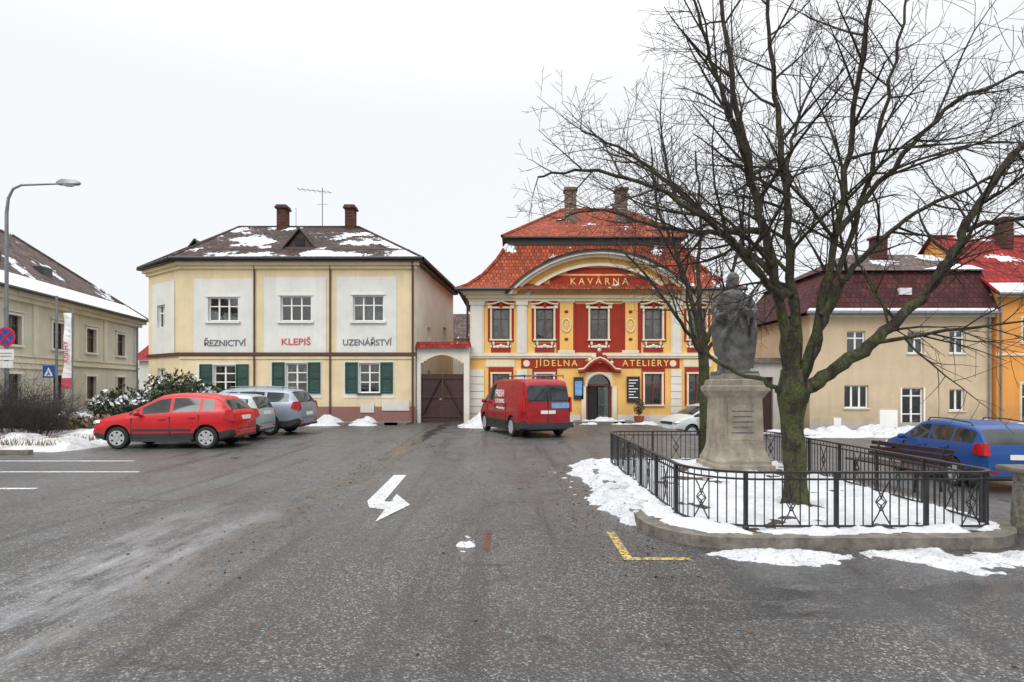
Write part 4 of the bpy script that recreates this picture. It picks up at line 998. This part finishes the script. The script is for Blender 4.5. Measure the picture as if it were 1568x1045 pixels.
# ------------------------------------------------------------------ statue and pedestal
def pedestal():
    e=empty('saint_statue_on_pedestal',(PD[0],PD[1],.08)); m=MB()
    sec=[(.66,0),(.66,.16),(.60,.18),(.60,.24),(.54,.34),(.50,.44),(.485,.52),(.455,1.36),(.46,1.40),(.50,1.44),(.54,1.50),(.58,1.54),(.58,1.62),(.52,1.64),(.50,1.74),(.42,1.76),(.42,1.86)]
    rings=[[(-w*.84,-w*.84,z),(w*.84,-w*.84,z),(w*.84,w*.84,z),(-w*.84,w*.84,z)] for w,z in sec]; m.loft(rings,'sandstone')
    m.box(-.27,.27,-.412,-.38,.62,1.28,'sandstone'); 
    for k in range(5): m.box(-.2+.03*(k%2),.2-.03*(k%2),-.418,-.412,.75+k*.1,.77+k*.1,'statue')
    m.build('pedestal',e,bevel=.012)
    s=MB(); n=36; rings=[]
    for k in range(30):
        t=k/29; z=t*1.62
        rx=.31-.05*t+.07*math.exp(-((t-.86)/.12)**2)-.03*math.exp(-((t-.62)/.1)**2); ry=.26-.05*t+.0*t
        if t>.92: f=(1-t)/.08; rx*=.42+.58*math.sqrt(max(f,0)); ry*=.45+.55*math.sqrt(max(f,0))
        ox=.04*math.sin(t*5)-.02; row=[]
        for j in range(n):
            a=2*math.pi*j/n; fold=.07*math.sin(6*a+2.5*t+1.3*math.sin(3*t))*(1-.6*t)+.045*math.sin(11*a-4*t)*(1-.5*t)+.05*nz(math.cos(a)*2,z*2+math.sin(a)*2,1.2)
            row.append((ox+rx*(1+fold)*math.cos(a),ry*(1+fold*1.4)*math.sin(a),z))
        rings.append(row)
    s.loft(rings,'statue')
    hx=-.02; s.tube([(0,0,1.52),(hx,-.02,1.72)],[.09,.075],12,'statue',True)
    s.blob((hx,-.03,1.79),(.092,.108,.13),'statue',16,12); s.blob((hx,.0,1.83),(.115,.125,.125),'statue',14,10); s.blob((hx,.03,1.73),(.13,.1,.13),'statue',12,8)
    s.blob((hx,-.10,1.68),(.065,.06,.10),'statue',12,8); s.blob((hx,-.135,1.78),(.018,.03,.035),'statue',8,6); s.blob((hx,-.12,1.835),(.07,.025,.015),'statue',8,5)
    for q in (-1,1): s.blob((hx+q*.035,-.125,1.81),(.014,.01,.01),'statue',6,4)
    s.tube([(-.24,0,1.46),(-.38,-.03,1.2),(-.35,-.2,1.06),(-.24,-.33,1.17)],[.10,.095,.075,.045],12,'statue',True)
    s.tube([(.24,0,1.46),(.35,-.05,1.18),(.22,-.24,1.12),(.02,-.29,1.24)],[.10,.10,.08,.045],12,'statue',True)
    for base,dr in (((-.24,-.33,1.17),(.25,-.1,.9)),((.02,-.29,1.24),(-.9,-.1,.4))):
        for k in range(5):
            b0=Vector(base)+Vector((0,0,(k-2)*.02)); d_=Vector(dr).normalized(); s.tube([b0,b0+d_*.06+Vector((0,-.01,(k-2)*.006)),b0+d_*(.10-.01*abs(k-2))],[.016,.014,.010],6,'statue',True)
    for off in range(5):
        x=-.40+off*.035; s.tube([(x,-.08+off*.01,1.14),(x-.02,-.1,.85),(x+.0,-.09,.55),(x+.02,-.07,.35-.03*off)],[.05,.055,.05,.02],8,'statue',True)
    s.tube([(.28,-.05,1.48),(.1,-.22,1.28),(-.1,-.24,1.0),(-.26,-.2,.75),(-.3,-.12,.5)],[.05,.055,.06,.055,.03],10,'statue',True)
    s.tube([(.33,-.08,1.05),(.3,-.2,.75),(.26,-.22,.4),(.24,-.2,.1)],[.06,.07,.06,.05],10,'statue',True)
    s.tube([(-.22,-.38,.98),(-.38,-.32,1.66)],[.022,.02],8,'statue',True); s.tube([(-.47,-.35,1.45),(-.22,-.34,1.51)],.02,8,'statue',True)
    s.box(-.36,.36,-.3,.3,-.03,.05,'statue')
    o=s.build('saint_figure',e,loc=(0,0,1.86)); rm=o.modifiers.new('r','REMESH'); rm.mode='VOXEL'; rm.voxel_size=.014; rm.use_smooth_shade=True
    sm=o.modifiers.new('s','SMOOTH'); sm.iterations=1; sm.factor=.5
pedestal()

# ------------------------------------------------------------------ trees
def rv(s=1): return Vector((R()-.5,R()-.5,R()-.5))*2*s
CNT=[0]
def branch(mb,p,d,L,r,lev,maxlev,mt,seglen,up=.05,dens=1.0,droop=0):
    ns=max(3,int(L/seglen)); pts=[p.copy()]; rad=[r]; d=d.normalized(); q=p.copy(); st=L/ns; curl=rv(.12)
    for i in range(ns):
        d=(d+rv(.13)+curl+Vector((0,0,up-droop*(i/ns)))).normalized(); q=q+d*st; pts.append(q.copy()); rad.append(max(r*(1-.75*(i+1)/ns),.0030))
    mb.tube(pts,rad,(6,5,3,3,3)[min(lev,4)],mt if r>.018 else 'twig'); CNT[0]+=1
    if lev<maxlev: kids(mb,pts,rad,L,lev,maxlev,mt,up,dens,droop)
def kids(mb,pts,rad,L,lev,maxlev,mt,up,dens,droop,start=.12,lens=None):
    nk=int(L*(3.6,5.2,8.2,8)[min(lev,3)]*dens+.5+R()*.5); 
    for k in range(nk):
        t=start+(1-start)*(k+R())/nk; f=t*(len(pts)-1); i=min(int(f),len(pts)-2); P=pts[i].lerp(pts[i+1],f-i); rr=rad[i]+(rad[i+1]-rad[i])*(f-i)
        ax=(pts[i+1]-pts[i]).normalized(); o=ax.orthogonal().normalized(); o.rotate(Matrix.Rotation(R()*6.283,3,ax)); an=math.radians(30+38*R())
        dd=ax*math.cos(an)+o*math.sin(an); 
        LL=(lens or L*.6)*(1-.45*t)*(.6+.7*R()); LL=min(LL,(2.3,1.2,.62,.34)[min(lev,3)]*(1.15-.3*t))
        if LL<.08: continue
        branch(mb,P,dd,LL,min(rr*.6,.0055+LL*.0135),lev+1,maxlev,mt,(.25,.2,.14,.11)[min(lev,3)],up,dens,droop)
def limb(mb,pts,r0,r1,n,mt,sub=5,dens=1.,maxlev=4,lens=1.7,start=.2,up=.05,droop=.07):
    P=[Vector(p) for p in pts]; out=[]
    for i in range(len(P)-1):
        a=P[max(i-1,0)];b=P[i];c=P[i+1];d=P[min(i+2,len(P)-1)]
        for k in range(sub):
            t=k/sub; out.append(.5*((2*b)+(c-a)*t+(2*a-5*b+4*c-d)*t*t+(3*b-a-3*c+d)*t**3)+rv(.028))
    out.append(P[-1]); N=len(out); rad=[(r0+(r1-r0)*(i/(N-1))**.8)*(1+.14*nz(i*.6,r0,1)) for i in range(N)]
    mb.tube(out,rad,n,mt)
    Lt=sum((b-a).length for a,b in zip(out,out[1:]))
    kids(mb,out,rad,Lt,0,maxlev,mt,up,dens,droop,start,lens)
def tree_main():
    e=empty('bare_linden_tree',(0,0,0)); m=MB(); X0,Y0=TR
    def q(px,pz,dy=0): return (X0+px,Y0+dy,pz)
    rings=[]
    for k in range(26):
        z=-.02+1.95*k/25; r=.140+.11*math.exp(-z/.13)+.05*math.exp(-((z-1.58)/.22)**2); cx=X0-.05*ss(.3,1.3,z)+.012*nz(z,1,2)
        rings.append([(cx+r*(1+.10*nz(math.cos(a)*1.5,math.sin(a)*1.5+z*.7,1.6)+.05*math.sin(5*a+z))*math.cos(a),Y0+r*(1+.10*nz(math.sin(a)*1.5,z*.8+math.cos(a),1.6,4)+.05*math.sin(5*a+z))*math.sin(a),z) for a in [2*math.pi*j/24 for j in range(24)]])
    m.loft(rings,'bark')
    for a,z,rr in ((-1.9,.95,.05),(-1.2,.55,.04),(-2.4,1.3,.055)): m.blob((X0+.13*math.cos(a),Y0+.13*math.sin(a),z),(rr,rr,rr*1.2),'bark',10,7)
    L=[([q(-.05,1.5),q(.25,1.75,-.1),q(.6,2.05,-.2),q(1.0,2.4,-.3),q(1.55,2.95,-.3),q(1.9,3.45,-.3),q(2.3,4.1,-.2),q(2.9,4.8,0),q(3.6,5.5,.1)],.11,.03,.30),
     ([q(0,1.6),q(.3,2.2,.1),q(.62,2.85,.3),q(1.1,3.5,.4),q(1.7,4.0,.5),q(2.5,4.45,.6),q(3.3,4.8,.6)],.07,.018,.35),
     ([q(2.1,3.75,-.25),q(2.7,3.85,-.4),q(3.3,3.75,-.5),q(3.9,4.0,-.6)],.035,.01,.1),
     ([q(-.02,1.6),q(.0,2.3,0),q(-.02,3.2,.1),q(-.08,4.2,.1),q(-.15,5.3,.2),q(-.2,6.4,.3),q(-.25,7.6,.3)],.085,.02,.3),
     ([q(.02,1.7),q(.15,2.6,-.3),q(.22,3.6,-.6),q(.28,4.8,-.8),q(.36,6.0,-1),q(.5,7.3,-1)],.06,.016,.35),
     ([q(-.08,1.6),q(-.20,2.4,-.1),q(-.36,3.1,-.2),q(-.66,4.1,-.3),q(-.86,5.1,-.3),q(-1.05,6.2,-.3),q(-1.15,7.4,-.2)],.085,.02,.35),
     ([q(-.12,1.6),q(-.45,1.78,.0),q(-.95,1.98,.1),q(-1.3,2.4,.2),q(-1.5,3.2,.1),q(-1.9,3.9,0)],.04,.01,.5),
     ([q(-.40,3.2,-.2),q(-.8,3.7,.2),q(-1.35,4.4,.5),q(-2.1,5.1,.7),q(-2.8,5.5,.8)],.05,.012,.15),
     ([q(-.30,2.85,-.2),q(-.75,3.2,-.5),q(-1.4,3.7,-.7),q(-2.1,4.1,-.8),q(-2.9,4.35,-.7),q(-3.5,4.3,-.6)],.05,.012,.15),
     ([q(-.55,3.7,-.25),q(-1.0,3.9,.5),q(-1.6,4.15,1.1),q(-2.4,4.5,1.5),q(-3.1,4.4,1.7)],.045,.01,.15),
     ([q(.22,3.6,-.6),q(.7,4.3,-.9),q(1.2,4.9,-1.1),q(1.8,5.2,-1.2),q(2.3,5.3,-1.3)],.04,.01,.15),
     ([q(-.08,4.2,.1),q(.2,5.0,.6),q(.5,5.8,.9),q(.9,6.6,1.1)],.04,.012,.15),
     ([q(.0,2.3,0),q(.35,3.1,.9),q(.7,4.0,1.5),q(1.2,4.6,2.0)],.045,.012,.3),
     ([q(-.72,4.3,-.3),q(-1.2,5.0,-.8),q(-1.6,5.9,-1.0),q(-1.8,6.6,-1.0)],.04,.01,.15),
     ([q(-.05,2.9,.05),q(-.45,3.7,.9),q(-.9,4.6,1.5),q(-1.6,5.4,2.0),q(-2.3,5.8,2.3)],.045,.01,.2),
     ([q(.15,2.6,-.3),q(.5,3.6,-.4),q(.75,4.6,-.5),q(1.0,5.8,-.5),q(1.2,6.8,-.5)],.045,.012,.2),
    ]
    for pts,a,b,st in L: limb(m,pts,a,b,10,'bark',start=st,dens=.88,maxlev=3,lens=1.8)
    m.build('trunk_and_branches',e,uv=False,smooth=True,sharp=90)
tree_main()
def tree_back():
    e=empty('bare_linden_tree',(0,0,0)); m=MB(); x,y=4.62,14.0
    m.tube([(x,y,-.1),(x,y,.2),(x-.02,y,1.2),(x-.05,y,2.2),(x-.1,y,3.0)],[.19,.15,.13,.12,.11],14,'bark')
    for pts,a,b in (([(x-.1,y,2.8),(x-.35,y,3.8),(x-.7,y+.2,5),(x-1.1,y+.3,6.2),(x-1.3,y,7.4)],.08,.02),([(x-.08,y,2.6),(x+.3,y-.2,3.6),(x+.7,y-.3,5),(x+.9,y,6.5)],.07,.02),
        ([(x-.05,y,2.4),(x-.7,y-.3,3.2),(x-1.5,y-.5,4.2),(x-2.3,y-.4,5.1)],.06,.015),([(x-.1,y,3),(x-.05,y+.4,4.4),(x+.05,y+.6,6),(x,y+.8,7.6)],.07,.02),([(x,y,2.5),(x+.8,y+.6,3.4),(x+1.7,y+.8,4.4),(x+2.4,y+.8,5.2)],.05,.015)):
        limb(m,pts,a,b,8,'bark',start=.3,dens=.6,maxlev=3,lens=1.8)
    m.build('trunk_and_branches',e,uv=False,smooth=True,sharp=90)
tree_back()

# ------------------------------------------------------------------ hedges, bushes, verge
def leafbush(name,c,r,n,m1,m2,snowfrac=.12,size=.09):
    m=MB()
    for k in range(n):
        d=rv().normalized(); rr=R()**.35; P=Vector((c[0]+d.x*r[0]*rr,c[1]+d.y*r[1]*rr,c[2]+d.z*r[2]*rr*(1+.35*nz(d.x*2+c[0],d.y*2,1.5))))
        if P.z<0: P.z=R()*.3
        s=size*(.5+R()); a=rv().normalized()*s; b=a.orthogonal().normalized()*s*.45
        mt=m1 if R()<.65 else m2
        if d.z>.3 and rr>.8 and nz(P.x,P.y,1.3)>.05 and R()<snowfrac*4: mt='snow'
        m.face([P-a,P+b,P+a,P-b],mt)
    for k in range(30):
        d=rv(); m.tube([(c[0]+d.x*.2,c[1]+d.y*.2,0),(c[0]+d.x*r[0]*.8,c[1]+d.y*r[1]*.8,c[2]+abs(d.z)*r[2])],[.02,.006],4,'twig')
    m.build(name,uv=False)
def bare(name,c,r,h,n):
    m=MB()
    for k in range(n):
        a=R()*6.28; q=R()**.5; b=Vector((c[0]+math.cos(a)*r*.5*q,c[1]+math.sin(a)*r*.35*q,gz(c[0],c[1])-.05)); d=Vector((math.cos(a)*q*.9,math.sin(a)*q*.7,1.3))
        branch(m,b,d,h*(.6+.5*R())*(1.1-.3*q),.012,2,3,'twig',.2,.05,.5,.15)
    m.build(name,uv=False)
bare('bare_shrub',(-15.6,18.6),2.0,2.2,260); bare('bare_shrub',(-17.6,19.3),2.2,2.4,240)
leafbush('evergreen_hedge',(-13.3,23.2,1.15),(1.3,.9,1.15),2600,'needle','needle2',.10)
leafbush('evergreen_hedge',(-14.9,22.6,.8),(1.3,.9,.8),1800,'needle','needle2',.18); leafbush('evergreen_hedge',(-12.0,23.6,.9),(.9,.7,.9),1300,'needle2','needle',.18)
leafbush('low_hedge',(-17.3,21.5,.45),(1.9,.8,.5),1600,'drygrass','needle2',.3); leafbush('low_hedge',(-14.8,20.6,.3),(1.5,.6,.4),1100,'drygrass','needle2',.35)
snow('verge_snow',-30,-9.9,14.6,26.5,.12,lambda x,y:-.05+.34*(1-ss(-11.6+.5*nz(y,0,.5),-10.2,x))*ss(14.9+.3*nz(x,0,.6),15.9,y)*(.8+.6*nz(x,y,.9))*(1 if x<-12 or y>22.5 else ss(-11.4,-12.2,x)),'snow_v')
gr=MB()
for k in range(1700):
    x=-19+R()*7; y=15.3+R()*1.9+max(0,nz(x,0,.8))*1.0
    if x>-11.9: continue
    b=Vector((x,y,.15)); h=.08+.14*R(); gr.face([b,b+Vector((.02,.01,0)),b+Vector(((R()-.5)*.18,(R()-.5)*.18,h))],'drygrass')
gr.build('dry_grass',uv=False)
mk=MB()
for x in frange(-30,-13,1.0): mk.box(x,x+.985,14.6,14.75,-.1,.11,'kerb')
mk.build('verge_kerb')
snow('pavement_snow',-12,-5.2,24.6,27.2,.08,lambda x,y:-.06+.32*bx(y,24.9,27.3,.8)*bx(x,-11.8,-5.4,1.2)*(.55+1.0*nz(x,y,.9,3)),'snow_k')
snow('pavement_snow',-2.6,0.2,23.6,27.2,.07,lambda x,y:-.05+.6*math.exp(-((x+1.25)/.75)**2-((y-25.2)/1.0)**2)*(.8+.8*nz(x,y,1.3)),'snow_k')
snow('pavement_snow',1.6,7,25.6,28,.08,lambda x,y:-.05+.3*bx(y,25.9,28,.7)*bx(x,2.0,6.9,.8)*(.4+nz(x,y,1.1,6)),'snow_k')
snow('pavement_snow',9.8,30,25.2,29.9,.1,lambda x,y:-.1+.62*bx(y,25.8,29.9,1.3)*(.35+1.2*nz(x,y,.5,8)),'snow_k')
snow('slush_patch',-1.0,0.3,5.6,7.4,.02,lambda x,y:-.03+.065*math.exp(-((x+.5)/.10)**2-((y-6.35)/.3)**2)*(.9+1.6*nz(x,y,5)),'snow_k')

# ------------------------------------------------------------------ street furniture left
def lamp():
    e=empty('street_lamp',(-17.2,20,0)); m=MB()
    m.tube([(0,0,-.1),(0,0,1.2)],.085,12,'steel'); m.tube([(0,0,1.2),(0,0,7.6),(.06,0,8.1),(.22,0,8.42),(.5,0,8.55),(1.9,-.05,8.58)],[.065,.055,.045,.04,.035,.03],12,'steel')
    m.loft([[(1.75,-.09,8.56),(1.75,.05,8.56),(1.75,.05,8.64),(1.75,-.09,8.64)],[(1.95,-.17,8.55),(1.95,.11,8.55),(1.95,.07,8.72),(1.95,-.13,8.72)],[(2.4,-.15,8.56),(2.4,.09,8.56),(2.4,.05,8.70),(2.4,-.11,8.70)],[(2.52,-.08,8.58),(2.52,.02,8.58),(2.52,.02,8.63),(2.52,-.08,8.63)]],'steel')
    m.blob((2.15,-.03,8.55),(.22,.11,.07),'headlight',12,6); m.build('pole_and_head',e,smooth=True)
    s=empty('no_stopping_sign',(-17.12,19.86,3.37)); b=MB(); b.cyl((0,0,0),.33,.02,'red_sign','y',32); b.cyl((0,-.004,0),.265,.01,'blue_sign','y',32)
    b.M=Matrix.Rotation(math.radians(45),4,'Y'); b.box(-.26,.26,-.010,-.004,-.03,.03,'red_sign'); b.box(-.03,.03,-.013,-.0065,-.26,.26,'red_sign'); b.M=None
    b.box(-.28,.28,0,.015,-.78,-.42,'plate'); b.box(-.22,.22,-.004,.0,-.56,-.54,'black_board'); b.box(-.2,.2,-.004,.0,-.66,-.64,'black_board'); b.box(-.25,.25,0.001,.016,-1.05,-.82,'plate'); b.box(-.03,.03,.02,.05,-1.1,.3,'steel'); b.build('sign_faces',s)
    s=empty('pedestrian_crossing_sign',(-18.6,24,0)); b=MB(); b.tube([(0,0,0),(0,0,5.4)],.05,10,'steel'); b.box(-.55,-.07,-.02,.0,2.05,2.55,'blue_sign')
    b.face([(-.5,-.024,2.12),(-.12,-.024,2.12),(-.31,-.024,2.48)],'letter_w'); b.tube([(-.33,-.03,2.36),(-.31,-.03,2.25),(-.37,-.03,2.15)],.015,5,'black_board'); b.tube([(-.31,-.03,2.25),(-.25,-.03,2.15)],.015,5,'black_board'); b.tube([(-.38,-.01,2.3),(.05,-.01,2.3)],.015,5,'steel'); b.build('pole_and_sign',s)
    s=empty('banner_flag',(-17.95,24,0)); b=MB(); b.tube([(0,0,0),(0,0,4.9)],.03,8,'steel')
    N=14
    for k in range(N):
        z0=1.6+3.1*k/N; z1=1.6+3.1*(k+1)/N; f=lambda z:.05*math.sin(z*4); wv=lambda z:.44-.1*math.sin((z-1.6)/3.1*2.5)
        b.face([(-.02,f(z0),z0),(-wv(z0),-f(z0),z0),(-wv(z1),-f(z1),z1),(-.02,f(z1),z1)],'letter_w' if k not in (0,1) else 'letter_p')
    b.build('pole_and_cloth',s)
    text('KNIHY',.30,'letter_p',(-.2,-.1,3.1),s,rot=(math.pi/2,math.radians(-90),0),ext=.002)
lamp()
b=MB(); b.tube([(26.0,27.5,-.6),(26.0,27.5,3.2)],.04,8,'steel'); b.cyl((26.0,27.42,2.75),.3,.02,'blue_sign','y',24); b.cyl((26.0,27.415,2.75),.24,.01,'letter_w','y',24); b.box(25.7,26.3,27.4,27.42,2.0,2.3,'plate'); b.build('traffic_sign')
b=MB(); b.box(25.75,26.6,27.9,28.0,.2,2.2,'black_board'); b.box(25.82,26.53,27.88,27.9,.5,2.1,'green_sh'); b.tube([(25.8,27.95,-.6),(25.8,27.95,2.3)],.03,6,'steel'); b.tube([(26.55,27.95,-.6),(26.55,27.95,2.3)],.03,6,'steel'); b.build('notice_board')

# ------------------------------------------------------------------ light
w=bpy.data.worlds.new('World'); sc.world=w; w.use_nodes=True; t=w.node_tree; bg=t.nodes['Background']; out=t.nodes['World Output']
EL,AZ=math.radians(42),math.radians(205)
sky=t.nodes.new('ShaderNodeTexSky'); sky.sky_type='NISHITA'; sky.sun_disc=False; sky.sun_elevation=EL; sky.sun_rotation=AZ; sky.dust_density=4
t.links.new(sky.outputs[0],bg.inputs[0]); bg.inputs[1].default_value=.012
tc=t.nodes.new('ShaderNodeTexCoord'); sp=t.nodes.new('ShaderNodeSeparateXYZ'); t.links.new(tc.outputs['Generated'],sp.inputs[0])
rp=t.nodes.new('ShaderNodeValToRGB'); cr=rp.color_ramp; cr.elements[0].position=0; cr.elements[0].color=(.94,.955,.975,1); cr.elements[1].position=1; cr.elements[1].color=(.975,.99,1,1)
t.links.new(sp.outputs['Z'],rp.inputs[0])
b2=t.nodes.new('ShaderNodeBackground'); t.links.new(rp.outputs[0],b2.inputs[0])
mr=t.nodes.new('ShaderNodeMapRange'); mr.interpolation_type='SMOOTHSTEP'; mr.inputs[1].default_value=.4; mr.inputs[2].default_value=1; mr.inputs[3].default_value=.96; mr.inputs[4].default_value=2.8
t.links.new(sp.outputs['Z'],mr.inputs[0]); t.links.new(mr.outputs[0],b2.inputs[1])
ad=t.nodes.new('ShaderNodeAddShader'); t.links.new(bg.outputs[0],ad.inputs[0]); t.links.new(b2.outputs[0],ad.inputs[1]); t.links.new(ad.outputs[0],out.inputs[0])
sl=bpy.data.lights.new('sun','SUN'); sl.energy=1.15; sl.angle=math.radians(25); sl.color=(1,.985,.965); so=bpy.data.objects.new('sun',sl); sc.collection.objects.link(so)
dirv=Vector((math.sin(AZ)*math.cos(EL),math.cos(AZ)*math.cos(EL),math.sin(EL))); so.rotation_euler=dirv.to_track_quat('Z','Y').to_euler()
cam=bpy.data.cameras.new('camera'); co=bpy.data.objects.new('camera',cam); sc.collection.objects.link(co); co.location=(0,0,1.7); co.rotation_euler=(math.pi/2,0,0)
cam.sensor_width=36; cam.lens=20.66; cam.shift_y=.0443; cam.clip_end=5000; cam.clip_start=.05; sc.camera=co
